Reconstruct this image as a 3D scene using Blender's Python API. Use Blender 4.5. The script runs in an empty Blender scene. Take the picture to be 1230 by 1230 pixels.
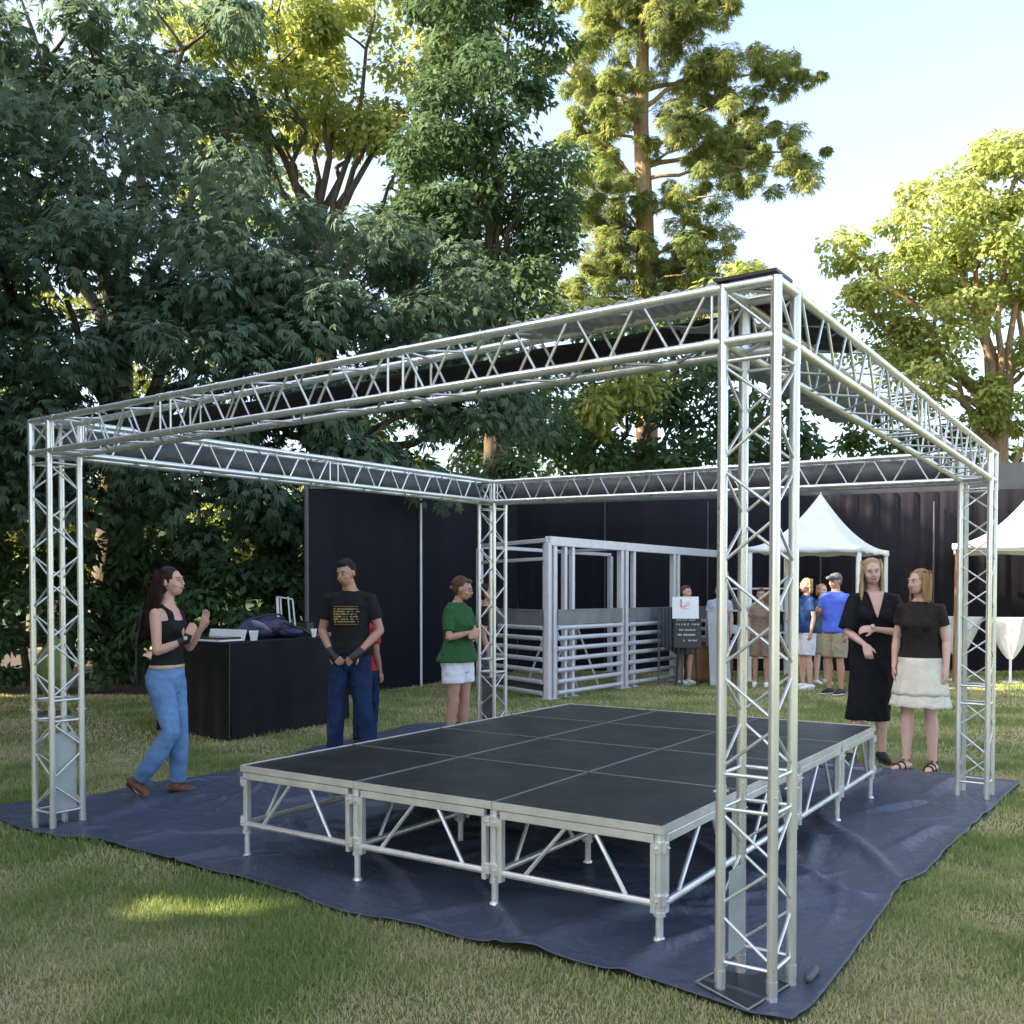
import bpy, math, random
import numpy as np
from mathutils import Vector, Matrix, Euler, noise as mnoise
random.seed(7); RNG = np.random.default_rng(11)
R = math.radians
SUN_EL, SUN_AZ = R(30), R(-100)             # azimuth from the view direction, negative = left
scene = bpy.context.scene
COL = scene.collection

# ------------------------------------------------------------------ camera model (level lens with vertical shift)
FPX, CYP, CXP, PIT, CAMH = 1157.0, 740.1, 609.4, -0.0229, 1.5
_c, _s = math.cos(PIT), math.sin(PIT)
def ray(px, py):
    x = (px-CXP)/FPX; y = -(py-CYP)/FPX
    return x, _c*y+_s, _c-_s*y
def G(px, py, z=0.0):
    X, U, F = ray(px, py); t = (z-CAMH)/U
    return Vector((X*t, F*t, z))
def AT(px, py, Y):
    X, U, F = ray(px, py); t = Y/F
    return Vector((X*t, Y, CAMH+U*t))

# ------------------------------------------------------------------ mesh helpers
class MB:
    def __init__(s): s.v = []; s.f = []
    def add(s, vs, fs):
        n = len(s.v); s.v += [tuple(p) for p in vs]; s.f += [tuple(i+n for i in f) for f in fs]
    def box(s, c, size, rot=None):
        c = Vector(c); M = rot if rot is not None else Matrix.Identity(3)
        hx, hy, hz = size[0]/2, size[1]/2, size[2]/2
        vs = [c + M @ Vector((x*hx, y*hy, z*hz)) for x in (-1, 1) for y in (-1, 1) for z in (-1, 1)]
        s.add(vs, [(0,1,3,2), (4,6,7,5), (0,4,5,1), (2,3,7,6), (0,2,6,4), (1,5,7,3)])
    def bar(s, p, q, w, h, up=(0, 0, 1)):          # rectangular bar from p to q
        p = Vector(p); q = Vector(q); d = (q-p); L = d.length; d.normalize(); up = Vector(up)
        if abs(d.dot(up)) > .98: up = Vector((1, 0, 0))
        a = d.cross(up).normalized(); b = a.cross(d).normalized()
        M = Matrix((a, d, b)).transposed()
        s.box((p+q)/2, (w, L, h), M)
    def tube(s, p, q, r, r2=None, n=10, caps=True):
        s.chain([p, q], [r, r if r2 is None else r2], n=n, dome=False, caps=caps)
    def chain(s, pts, rad, n=12, dome=True, caps=True, flat=None, up=None):
        pts = [Vector(p) for p in pts]
        rad = list(rad)
        if dome:                                      # rounded ends
            d0 = (pts[0]-pts[1]).normalized(); d1 = (pts[-1]-pts[-2]).normalized()
            P = []; Q = []
            for k in (1, .8, .5):
                P.append(pts[0]+d0*rad[0]*math.sin(k*math.pi/2)*.98); Q.append(rad[0]*max(.12, math.cos(k*math.pi/2)))
            P += pts; Q += rad
            for k in (.5, .8, 1):
                P.append(pts[-1]+d1*rad[-1]*math.sin(k*math.pi/2)*.98); Q.append(rad[-1]*max(.12, math.cos(k*math.pi/2)))
            pts, rad = P, Q
        m = len(pts); tang = []
        for i in range(m):
            a = pts[max(0, i-1)]; b = pts[min(m-1, i+1)]; t = b-a
            tang.append(t.normalized() if t.length > 1e-9 else Vector((0, 0, 1)))
        t0 = tang[0]; ref = Vector(up) if up is not None else (Vector((1, 0, 0)) if abs(t0.x) < .8 else Vector((0, 1, 0)))
        vs = []
        for i in range(m):
            t = tang[i]; a = (ref - t*ref.dot(t))
            if a.length < 1e-5: a = t.orthogonal()
            a.normalize(); ref = a if up is None else ref
            b = t.cross(a); fl = 1 if flat is None else flat
            for k in range(n):
                an = 2*math.pi*k/n
                vs.append(pts[i] + a*math.cos(an)*rad[i]*fl + b*math.sin(an)*rad[i])
        fs = [(i*n+k, i*n+(k+1) % n, (i+1)*n+(k+1) % n, (i+1)*n+k) for i in range(m-1) for k in range(n)]
        if caps: fs += [tuple(range(n-1, -1, -1)), tuple(range((m-1)*n, m*n))]
        s.add(vs, fs)
    def ell(s, c, r, rot=None, n=16, m=10):
        c = Vector(c); M = rot if rot is not None else Matrix.Identity(3)
        vs = [c + M @ Vector((0, 0, r[2]))]
        for i in range(1, m):
            t = math.pi*i/m
            for k in range(n):
                a = 2*math.pi*k/n
                vs.append(c + M @ Vector((r[0]*math.sin(t)*math.cos(a), r[1]*math.sin(t)*math.sin(a), r[2]*math.cos(t))))
        vs.append(c + M @ Vector((0, 0, -r[2])))
        fs = [(0, 1+k, 1+(k+1) % n) for k in range(n)]
        for i in range(m-2):
            fs += [(1+i*n+k, 1+(i+1)*n+k, 1+(i+1)*n+(k+1) % n, 1+i*n+(k+1) % n) for k in range(n)]
        L = len(vs)-1
        fs += [(L, 1+(m-2)*n+(k+1) % n, 1+(m-2)*n+k) for k in range(n)]
        s.add(vs, fs)
    def rings(s, rs, n=24, caps=True, fn=None):      # rs: list of (centre, half width x, half depth y)
        vs = []
        for i, (c, a, b) in enumerate(rs):
            for k in range(n):
                an = 2*math.pi*k/n; w = 1.0
                if fn: w = fn(i, an)
                vs.append((c[0]+a*w*math.cos(an), c[1]+b*w*math.sin(an), c[2]))
        m = len(rs)
        fs = [(i*n+k, i*n+(k+1) % n, (i+1)*n+(k+1) % n, (i+1)*n+k) for i in range(m-1) for k in range(n)]
        if caps: fs += [tuple(range(n-1, -1, -1)), tuple(range((m-1)*n, m*n))]
        s.add(vs, fs)
    def mesh(s, name='m'):
        me = bpy.data.meshes.new(name); me.from_pydata(s.v, [], s.f); me.update(); return me

def link(name, me, mat=None, parent=None, smooth=False):
    o = bpy.data.objects.new(name, me); COL.objects.link(o)
    if mat is not None:
        me.materials.clear(); me.materials.append(mat)
    if smooth:
        me.polygons.foreach_set('use_smooth', [True]*len(me.polygons))
        if len(me.vertices) < 9000: me.set_sharp_from_angle(angle=R(55))
    if parent is not None: o.parent = parent
    return o
def obj(name, mb, mat, parent=None, smooth=False):
    return link(name, mb.mesh(name), mat, parent, smooth)
def tag(o, label=None, cat=None, group=None, kind=None):
    if label: o['label'] = label
    if cat: o['category'] = cat
    if group: o['group'] = group
    if kind: o['kind'] = kind
    return o
def thing(name, loc, label, cat, group=None, rz=0.0):
    o = bpy.data.objects.new(name, None); COL.objects.link(o); o.location = loc; o.rotation_euler = (0, 0, rz)
    o.empty_display_size = .1
    return tag(o, label, cat, group)
def bevel(o, w=.004, seg=2):
    m = o.modifiers.new('bevel', 'BEVEL'); m.width = w; m.segments = seg; m.limit_method = 'ANGLE'
    return o
def remesh(mb, voxel, smooth_it=3, name='body', disp=None):
    me = mb.mesh(name)
    o = bpy.data.objects.new('tmp', me); COL.objects.link(o)
    r = o.modifiers.new('r', 'REMESH'); r.mode = 'VOXEL'; r.voxel_size = voxel; r.use_smooth_shade = True
    if smooth_it:
        m = o.modifiers.new('s', 'SMOOTH'); m.factor = .5; m.iterations = smooth_it
    dg = bpy.context.evaluated_depsgraph_get(); dg.update()
    out = bpy.data.meshes.new_from_object(o.evaluated_get(dg)); out.name = name
    bpy.data.objects.remove(o); bpy.data.meshes.remove(me)
    if disp:
        amp, freq, sx = disp
        n = len(out.vertices); co = np.empty(n*3, dtype=np.float32); out.vertices.foreach_get('co', co); co = co.reshape(-1, 3)
        no = np.empty(n*3, dtype=np.float32); out.vertices.foreach_get('normal', no); no = no.reshape(-1, 3)
        d = np.array([mnoise.noise(Vector((p[0]*freq, p[1]*freq, p[2]*freq*sx)) ) for p in co]) 
        d2 = 1-np.abs(np.array([mnoise.noise(Vector((p[0]*freq*.8+9, p[1]*freq*.8, p[2]*freq*1.5*sx+3+p[0]*5))) for p in co]))*2.2
        co += no*((d*.5+np.clip(d2, -.3, 1)*.6)*amp)[:, None]
        out.vertices.foreach_set('co', co.ravel()); out.update()
    return out
def np_mesh(name, V, quads, tone=None):
    me = bpy.data.meshes.new(name); nv = len(V); nq = len(quads); k = quads.shape[1]
    me.vertices.add(nv); me.vertices.foreach_set('co', V.astype(np.float32).ravel())
    me.loops.add(nq*k); me.loops.foreach_set('vertex_index', quads.astype(np.int32).ravel())
    me.polygons.add(nq); me.polygons.foreach_set('loop_start', np.arange(0, nq*k, k, dtype=np.int32))
    me.update(calc_edges=True)
    if tone is not None:
        a = me.attributes.new('tone', 'FLOAT', 'POINT'); a.data.foreach_set('value', tone.astype(np.float32))
    return me

# ------------------------------------------------------------------ materials
def newmat(name):
    m = bpy.data.materials.new(name); m.use_nodes = True; nt = m.node_tree; nt.nodes.clear()
    out = nt.nodes.new('ShaderNodeOutputMaterial'); b = nt.nodes.new('ShaderNodeBsdfPrincipled')
    nt.links.new(b.outputs[0], out.inputs[0])
    return m, nt, b, out
def N(nt, t, **kw):
    n = nt.nodes.new(t)
    for k, v in kw.items():
        if k in n.inputs.keys(): n.inputs[k].default_value = v
        else: setattr(n, k, v)
    return n
def ramp(nt, fac, stops):
    r = nt.nodes.new('ShaderNodeValToRGB'); cr = r.color_ramp
    while len(cr.elements) < len(stops): cr.elements.new(.5)
    for e, (p, c) in zip(cr.elements, stops): e.position = p; e.color = (*c, 1)
    nt.links.new(fac, r.inputs[0]); return r
def simple(name, col, rough=.6, metal=0.0, var=.15, scale=6.0, bump=0.0, bscale=60.0, col2=None, stretch=(1, 1, 1), spec=.5, bump2=None):
    m, nt, b, out = newmat(name)
    tc = N(nt, 'ShaderNodeTexCoord'); mp = N(nt, 'ShaderNodeMapping'); mp.inputs['Scale'].default_value = stretch
    nt.links.new(tc.outputs['Object'], mp.inputs[0])
    nz = N(nt, 'ShaderNodeTexNoise', Scale=scale, Detail=6.0, Roughness=.6); nt.links.new(mp.outputs[0], nz.inputs[0])
    c2 = col2 or tuple(min(1, c*(1+var)) for c in col); c1 = tuple(c*(1-var) for c in col)
    rp = ramp(nt, nz.outputs[0], [(.3, c1), (.7, c2)])
    nt.links.new(rp.outputs[0], b.inputs['Base Color'])
    b.inputs['Metallic'].default_value = metal
    b.inputs['Specular IOR Level'].default_value = spec
    nzr = N(nt, 'ShaderNodeTexNoise', Scale=scale*.45, Detail=8.0, Roughness=.7, Distortion=.6); nt.links.new(mp.outputs[0], nzr.inputs[0])
    rr = N(nt, 'ShaderNodeMapRange'); rr.inputs['From Min'].default_value = .3; rr.inputs['From Max'].default_value = .7; rr.inputs['To Min'].default_value = max(.05, rough-.08); rr.inputs['To Max'].default_value = min(1, rough+.1)
    nt.links.new(nzr.outputs[0], rr.inputs[0]); nt.links.new(rr.outputs[0], b.inputs['Roughness'])
    if bump:
        n2 = N(nt, 'ShaderNodeTexNoise', Scale=bscale, Detail=4.0); nt.links.new(mp.outputs[0], n2.inputs[0])
        bp = N(nt, 'ShaderNodeBump', Strength=bump, Distance=.01); nt.links.new(n2.outputs[0], bp.inputs['Height'])
        nt.links.new(bp.outputs[0], b.inputs['Normal'])
        if bump2:
            n3 = N(nt, 'ShaderNodeTexNoise', Scale=bump2[0], Detail=2.0); nt.links.new(mp.outputs[0], n3.inputs[0])
            bp2 = N(nt, 'ShaderNodeBump', Strength=bump2[1], Distance=.05); nt.links.new(n3.outputs[0], bp2.inputs['Height'])
            nt.links.new(bp2.outputs[0], bp.inputs['Normal'])
    return m
def leafmat(name, c1, c2, c3, trans=.35, rough=.75):
    m, nt, b, out = newmat(name)
    at = N(nt, 'ShaderNodeAttribute'); at.attribute_name = 'tone'
    rp = ramp(nt, at.outputs['Fac'], [(0, c1), (.5, c2), (1, c3)])
    nt.links.new(rp.outputs[0], b.inputs['Base Color']); b.inputs['Roughness'].default_value = rough
    b.inputs['Specular IOR Level'].default_value = .14
    tr = N(nt, 'ShaderNodeBsdfTranslucent'); mx = N(nt, 'ShaderNodeMixShader', Fac=trans)
    hs = N(nt, 'ShaderNodeHueSaturation', Value=1.5, Saturation=1.1); hs.inputs['Hue'].default_value = .485
    nt.links.new(rp.outputs[0], hs.inputs['Color']); nt.links.new(hs.outputs[0], tr.inputs[0])
    nt.links.new(b.outputs[0], mx.inputs[1]); nt.links.new(tr.outputs[0], mx.inputs[2]); nt.links.new(mx.outputs[0], out.inputs[0])
    return m

ALU = simple('aluminium', (.72, .72, .71), .30, .72, .14, 9, .04, 90, stretch=(1, 1, .2))
ALU2 = simple('aluminium_bright', (.72, .72, .71), .36, .6, .14, 7, .05, 60)
ALUD = simple('aluminium_worn', (.50, .51, .50), .45, .55, .15, 9, .08, 60)
PENM = simple('painted_rail', (.60, .60, .64), .45, .25, .08, 9)
STEEL = simple('galvanised_foot', (.75, .76, .76), .35, .6, .1, 30)
DECK = simple('deck_black', (.009, .0095, .010), .38, 0, .45, 3.5, .25, 160, spec=.45, col2=(.021, .022, .023))
TRIM = simple('deck_trim', (.25, .26, .26), .4, .5, .05)
BLACKF = simple('black_fabric', (.006, .006, .008), .8, 0, .3, 3, .25, 300, spec=.3)
NAVYW = simple('navy_drape', (.0085, .0075, .012), .85, 0, .3, 1.2, .25, 120, spec=.25, stretch=(1, 1, .15), bump2=(3.0, .5))
GREYW = simple('grey_mesh_band', (.07, .075, .085), .8, 0, .2, 2, .1, 80, spec=.3)
GREYP = simple('grey_plastic_sheet', (.36, .38, .37), .4, 0, .12, 4, .15, 20)
DGREY = simple('dark_grey', (.09, .09, .095), .6, 0, .2, 5)
ROOFB = simple('dark_roof_strip', (.018, .014, .015), .6, 0, .3, 4, .2, 30)
ROOFS = simple('silver_ribbed_sheet', (.45, .46, .47), .35, .4, .15, 5, .2, 30)
CANVAS = simple('white_canvas', (.74, .76, .82), .7, 0, .06, 3, .15, 8)
WOOD = simple('timber', (.28, .16, .07), .6, 0, .35, 3, .2, 40, stretch=(6, 6, .6))
BROWNW = simple('brown_cabinet', (.16, .075, .03), .55, 0, .3, 4, .1, 40)
BARK = simple('bark', (.11, .085, .06), .9, 0, .4, 7, .8, 18, stretch=(3, 3, .5), spec=.2)
BARKP = simple('bark_pale', (.30, .21, .13), .9, 0, .35, 6, .8, 18, stretch=(3, 3, .5), spec=.2)
WHITE = simple('white_paint', (.8, .8, .8), .5, 0, .04)
SKIN = simple('skin_light', (.62, .36, .27), .5, 0, .08, 14, .08, 200, spec=.4)
SKINP = simple('skin_pale', (.66, .42, .34), .5, 0, .08, 14, .08, 200, spec=.4)
SKINT = simple('skin_tan', (.46, .25, .17), .5, 0, .08, 14, .08, 200, spec=.4)
LIPS = simple('lips', (.42, .10, .09), .4, 0, .1, 30)
TEETH = simple('teeth', (.8, .78, .72), .3, 0, .03)
EYEW = simple('eye_white', (.7, .68, .66), .3, 0, .03)
IRIS = simple('iris', (.03, .02, .015), .2, 0, .1)
BLK = simple('black_plastic', (.015, .015, .017), .5, 0, .2)
def hairmat(name, col, col2): return simple(name, col, .6, 0, .3, 30, .5, 120, col2=col2, stretch=(1, 1, .12), spec=.25)
H_DARK = hairmat('hair_dark_brown', (.012, .006, .005), (.045, .016, .013))
H_BLACK = hairmat('hair_black', (.008, .007, .007), (.025, .02, .018))
H_BLOND = hairmat('hair_blond', (.30, .19, .09), (.60, .44, .24))
H_GOLD = hairmat('hair_golden', (.28, .15, .06), (.50, .31, .14))
H_GREY = hairmat('hair_grey', (.07, .06, .055), (.2, .18, .16))
H_BROWN = hairmat('hair_brown', (.07, .04, .025), (.14, .08, .045))
def cloth(name, col, **k):
    return simple(name, col, k.get('rough', .85), 0, k.get('var', .12), k.get('scale', 7), .3, 350, spec=.25, bump2=(12, .35))
JEANL = cloth('denim_light', (.14, .25, .46), var=.28, scale=5)
JEAND = cloth('denim_dark', (.014, .03, .085), var=.45, scale=5)
TBLACK = cloth('black_jersey', (.014, .013, .014)); DRBLACK = cloth('black_dress', (.009, .009, .011))
TBROWN = cloth('charcoal_top', (.024, .019, .018)); GREEN = cloth('green_cotton', (.028, .095, .035))
WCL = cloth('white_cotton', (.74, .74, .82), var=.05); CREAM = cloth('cream_cotton', (.74, .70, .60), var=.05)
BLUEP = cloth('blue_polo', (.09, .16, .72)); NAVYS = cloth('navy_shirt', (.015, .045, .15)); BEIGE = cloth('beige_twill', (.33, .28, .21))
GREYB = cloth('grey_blue_cotton', (.07, .09, .13)); WHITET = cloth('pale_tee', (.55, .57, .66)); ROSE = cloth('rose_cotton', (.24, .17, .13))
LEATH = simple('tan_leather', (.15, .058, .026), .5, 0, .25, 12, .15, 80)
GOLDP = simple('gold_print', (.40, .28, .06), .6, 0, .3, 60)
PALEP = simple('pale_print', (.25, .22, .18), .6, 0, .3, 60)
SOIL = simple('soil', (.045, .03, .02), .95, 0, .4, 6, .6, 40)

# tarpaulin
TARP, nt, b, out = newmat('navy_tarpaulin')
tc = N(nt, 'ShaderNodeTexCoord'); nz = N(nt, 'ShaderNodeTexNoise', Scale=1.7, Detail=7.0, Roughness=.65); nt.links.new(tc.outputs['Object'], nz.inputs[0])
rp = ramp(nt, nz.outputs[0], [(.25, (.046, .054, .085)), (.55, (.064, .074, .110)), (.8, (.092, .102, .138))])
nt.links.new(rp.outputs[0], b.inputs['Base Color']); b.inputs['Roughness'].default_value = .46; b.inputs['Specular IOR Level'].default_value = .5
n2 = N(nt, 'ShaderNodeTexNoise', Scale=9.0, Detail=3.0, Distortion=1.2); nt.links.new(tc.outputs['Object'], n2.inputs[0])
n3 = N(nt, 'ShaderNodeTexNoise', Scale=160.0, Detail=2.0); nt.links.new(tc.outputs['Object'], n3.inputs[0])
b1 = N(nt, 'ShaderNodeBump', Strength=.5, Distance=.03); nt.links.new(n2.outputs[0], b1.inputs['Height'])
b2 = N(nt, 'ShaderNodeBump', Strength=.12, Distance=.002); nt.links.new(n3.outputs[0], b2.inputs['Height']); nt.links.new(b1.outputs[0], b2.inputs['Normal'])
nt.links.new(b2.outputs[0], b.inputs['Normal'])

# lawn
LAWN, nt, b, out = newmat('lawn')
tc = N(nt, 'ShaderNodeTexCoord')
nz = N(nt, 'ShaderNodeTexNoise', Scale=.9, Detail=8.0, Roughness=.62); nt.links.new(tc.outputs['Object'], nz.inputs[0])
nf = N(nt, 'ShaderNodeTexNoise', Scale=45.0, Detail=6.0, Roughness=.75); nt.links.new(tc.outputs['Object'], nf.inputs[0])
rp = ramp(nt, nz.outputs[0], [(.34, (.15, .19, .07)), (.52, (.25, .26, .11)), (.66, (.42, .36, .21))])
rf = ramp(nt, nf.outputs[0], [(.3, (.45, .45, .42)), (.7, (1.25, 1.25, 1.2))])
mx = N(nt, 'ShaderNodeMix', data_type='RGBA', blend_type='MULTIPLY'); mx.inputs[0].default_value = 1
nt.links.new(rp.outputs[0], mx.inputs[6]); nt.links.new(rf.outputs[0], mx.inputs[7]); nt.links.new(mx.outputs[2], b.inputs['Base Color'])
b.inputs['Roughness'].default_value = .95; b.inputs['Specular IOR Level'].default_value = .15
bp = N(nt, 'ShaderNodeBump', Strength=.8, Distance=.03); nt.links.new(nf.outputs[0], bp.inputs['Height']); nt.links.new(bp.outputs[0], b.inputs['Normal'])
GRASSM = leafmat('grass_blades', (.20, .265, .085), (.35, .37, .16), (.56, .49, .27), .35, .8)

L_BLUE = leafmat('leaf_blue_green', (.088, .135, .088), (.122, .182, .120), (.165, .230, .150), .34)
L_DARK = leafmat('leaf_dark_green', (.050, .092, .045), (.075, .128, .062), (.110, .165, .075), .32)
L_LIT = leafmat('leaf_sunlit_green', (.19, .24, .07), (.28, .33, .10), (.40, .42, .17), .42)  # yellow brightness of sunlit foliage is put into this leaf colour
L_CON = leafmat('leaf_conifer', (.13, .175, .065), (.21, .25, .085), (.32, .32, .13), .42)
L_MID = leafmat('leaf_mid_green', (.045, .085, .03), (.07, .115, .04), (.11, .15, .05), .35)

# ------------------------------------------------------------------ ground
mb = MB(); n = 40
g = []
xs = np.concatenate([np.linspace(-400, -12, 8), np.linspace(-10, 22, 33), np.linspace(25, 400, 8)])
ys = np.concatenate([np.linspace(-60, 1, 5), np.linspace(2, 32, 31), np.linspace(40, 700, 8)])
for y in ys:
    for x in xs: g.append((x, y, -.004))
W_ = len(xs)
mb.add(g, [(j*W_+i, j*W_+i+1, (j+1)*W_+i+1, (j+1)*W_+i) for j in range(len(ys)-1) for i in range(W_-1)])
tag(obj('ground', mb, LAWN), kind='structure')

# soil bed under the trees
mb = MB(); pts = [(-24, 14.5), (-12, 14.2), (-6.9, 14.45), (-4.6, 14.3), (-2.8, 13.9), (-2.4, 14.6), (-1.2, 17.2), (-1.5, 26), (-24, 26)]
mb.add([(x, y, 0.0) for x, y in pts], [tuple(range(len(pts)))])
tag(obj('soil_bed', mb, SOIL), kind='structure')

# ------------------------------------------------------------------ navy ground sheet
bot = [G(*p) for p in [(-60, 984), (0, 988), (45, 1006), (70, 1009), (110, 1010), (163, 1025), (244, 1047), (325, 1069), (406, 1098), (467, 1111), (500, 1116), (560, 1134), (641, 1148), (694, 1162), (788, 1184.5), (844, 1203), (901, 1223), (952, 1231)]]
rgt = [G(*p) for p in [(952, 1231), (979, 1211), (1010, 1170), (1040, 1130), (1064, 1094), (1083, 1067), (1110, 1052), (1131, 1031), (1161, 1001), (1206, 961), (1226, 942)]]
top = [G(*p) for p in [(590, 866), (700, 872), (820, 884), (950, 905), (1052, 924), (1125, 931), (1185, 937), (1226, 942)]]
lft = [G(*p) for p in [(-60, 984), (0, 970), (100, 961), (160, 948), (230, 937), (285, 928), (380, 900), (496, 872), (590, 866)]]
def sampler(P):
    P = np.array([list(p)[:2] for p in P]); d = np.r_[0, np.cumsum(np.linalg.norm(np.diff(P, axis=0), axis=1))]; d /= d[-1]
    def f(t): return np.stack([np.interp(t, d, P[:, 0]), np.interp(t, d, P[:, 1])], -1)
    return f
fb, fr, ft, fl = sampler(bot), sampler(rgt), sampler(top), sampler(lft)
NS = 420; t = np.linspace(0, 1, NS); S, T = np.meshgrid(t, t)
jit = lambda t_, k, a: a*(np.sin(t_*37+k)+.6*np.sin(t_*91+2*k))*np.sin(np.pi*t_)
def C(f, x, k, ax): 
    p = f(x); p[..., ax] += jit(x, k, .006); return p
Pb, Pt, Pl, Pr = C(fb, S, 1, 1), C(ft, S, 2, 1), C(fl, T, 3, 0), C(fr, T, 4, 0)
c00, c10, c01, c11 = fb(0.), fb(1.), ft(0.), ft(1.)
S_, T_ = S[..., None], T[..., None]
XY = (1-T_)*Pb + T_*Pt + (1-S_)*Pl + S_*Pr - ((1-S_)*(1-T_)*c00 + S_*(1-T_)*c10 + (1-S_)*T_*c01 + S_*T_*c11)
Zs = np.full((NS, NS), .010)
rg = np.random.default_rng(5)
for k in range(190):                                   # creases: long soft ridges
    cx, cy = rg.uniform(-3.6, 4.0), rg.uniform(3.3, 9.5)
    an = rg.normal(.1, .75) + (math.pi/2 if rg.random() < .25 else 0); L = rg.uniform(.25, .95); w = rg.uniform(.022, .085); h = rg.uniform(.008, .042)
    dx, dy = XY[..., 0]-cx, XY[..., 1]-cy
    a = dx*math.cos(an)+dy*math.sin(an); bb = -dx*math.sin(an)+dy*math.cos(an)+.25*a*a*rg.uniform(-1, 1)
    Zs += h*np.exp(-(a/L)**4)*np.exp(-(bb/(w*(1+.3*np.sin(a*5+k))))**2)
for k in range(46):                                    # sharper fold lines
    cx, cy = rg.uniform(-3.4, 3.6), rg.uniform(3.5, 8.5); an = rg.normal(.35, .5) if k % 3 else rg.normal(-.9, .4); L = rg.uniform(.3, .8); w = rg.uniform(.013, .022); h = rg.uniform(.006, .015)
    dx, dy = XY[..., 0]-cx, XY[..., 1]-cy
    a = dx*math.cos(an)+dy*math.sin(an); bb = -dx*math.sin(an)+dy*math.cos(an)+.3*a*a*rg.uniform(-1, 1)
    Zs += h*np.exp(-(a/L)**4)*(np.exp(-np.abs(bb)/w)-.5*np.exp(-((bb-w*3)/(w*2))**2))
Zs += .006*(np.sin(XY[..., 0]*2.3+np.sin(XY[..., 1]*1.7)*1.5)+np.sin(XY[..., 1]*3.1+XY[..., 0]))
edge = np.minimum(np.minimum(S, 1-S), np.minimum(T, 1-T)); Zs = .006+np.clip(Zs-.002, 0, .085)*np.clip(.35+edge*14, 0, 1)
Zs += .010*np.exp(-(edge/.006)**2)
SHEET_XY, SHEET_Z = XY, Zs
# smooth dips where things stand: tower feet and stage legs
V = np.dstack([XY, Zs]).reshape(-1, 3)
ii = np.arange(NS*NS).reshape(NS, NS); q = np.stack([ii[:-1, :-1], ii[:-1, 1:], ii[1:, 1:], ii[1:, :-1]], -1).reshape(-1, 4)
sh = link('ground_sheet', np_mesh('ground_sheet', V, q), TARP, smooth=True)
sm = sh.modifiers.new('thick', 'SOLIDIFY'); sm.thickness = .004; sm.offset = 1
tag(sh, 'creased navy blue tarpaulin spread on the lawn under the stage and truss frame', 'ground sheet')
SHEET_POLY = np.array([list(p)[:2] for p in bot+rgt[1:]+top[::-1][1:]+lft[::-1][1:]])
def inpoly(X, Y, P):
    ins = np.zeros(len(X), bool); j = len(P)-1
    for i in range(len(P)):
        xi, yi = P[i]; xj, yj = P[j]
        c = ((yi > Y) != (yj > Y)) & (X < (xj-xi)*(Y-yi)/(yj-yi+1e-12)+xi); ins ^= c; j = i
    return ins

# ------------------------------------------------------------------ grass blades
def lawn_noise(X, Y):
    return np.array([mnoise.fractal(Vector((x*1.1, y*1.1, 3.3)), 1.0, 2.0, 4) for x, y in zip(X, Y)])
TBL = [(-2.83, 9.81), (-3.83, 10.53), (-2.90, 12.18), (-1.90, 11.46)]
def blades(n, y0, y1, L, W, seed, lean=.6, power=1.0):
    r = np.random.default_rng(seed)
    Y = y0+(y1-y0)*r.random(n)**power
    X = (r.random(n)*2-1)*(.60*Y+.25)
    k = ~inpoly(X, Y, SHEET_POLY) & ~inpoly(X, Y, np.array(TBL)) & ~((Y > 14.3) & (X < -2.5))
    X, Y = X[k], Y[k]; n = len(X)
    nz = lawn_noise(X, Y)
    l = L*(.55+.9*r.random(n))*(1+.6*np.clip(nz*1.6, -.7, .8)); w = W*(.6+.8*r.random(n))
    a = r.random(n)*2*np.pi; ln = lean*(.15+r.random(n)); b_ = a+r.normal(0, .5, n)
    base = np.stack([X, Y, np.full(n, -.004)], 1)
    side = np.stack([-np.sin(a), np.cos(a), np.zeros(n)], 1)*w[:, None]*.5
    dirv = np.stack([np.cos(b_)*ln, np.sin(b_)*ln, np.ones(n)], 1); dirv /= np.linalg.norm(dirv, axis=1)[:, None]
    mid = base+dirv*l[:, None]*.55
    d2 = dirv+np.stack([np.cos(b_)*ln, np.sin(b_)*ln, -.2*np.ones(n)], 1)*.9; d2 /= np.linalg.norm(d2, axis=1)[:, None]
    tip = mid+d2*l[:, None]*.5
    V = np.stack([base-side, base+side, mid+side*.8, mid-side*.8, tip], 1).reshape(-1, 3)
    i0 = np.arange(n)*5
    q = np.stack([np.stack([i0, i0+1, i0+2, i0+3], 1), np.stack([i0+3, i0+2, i0+4, i0+4], 1)], 1).reshape(-1, 4)
    tone = np.clip(.52-1.25*nz+r.normal(0, .17, n)+(r.random(n) < .12)*.4, 0, 1)
    return V, q, np.repeat(tone, 5)
def grass_obj(sets, name, label):
    Vs, qs, ts = [], [], []; o = 0
    for V, q, t_ in sets: Vs.append(V); qs.append(q+o); ts.append(t_); o += len(V)
    V = np.concatenate(Vs); q = np.concatenate(qs); t_ = np.concatenate(ts)
    me = bpy.data.meshes.new(name); me.vertices.add(len(V)); me.vertices.foreach_set('co', V.astype(np.float32).ravel())
    tri = (q[:, 2] != q[:, 3]); 
    qq = q[::2]; tt = q[1::2][:, :3]
    nq, ntr = len(qq), len(tt)
    loops = np.concatenate([qq.ravel(), tt.ravel()]).astype(np.int32)
    me.loops.add(len(loops)); me.loops.foreach_set('vertex_index', loops)
    st = np.concatenate([np.arange(nq)*4, nq*4+np.arange(ntr)*3]).astype(np.int32)
    me.polygons.add(nq+ntr); me.polygons.foreach_set('loop_start', st); me.update(calc_edges=True)
    a = me.attributes.new('tone', 'FLOAT', 'POINT'); a.data.foreach_set('value', t_.astype(np.float32))
    return tag(link(name, me, GRASSM), label, 'grass', kind='stuff')
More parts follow.
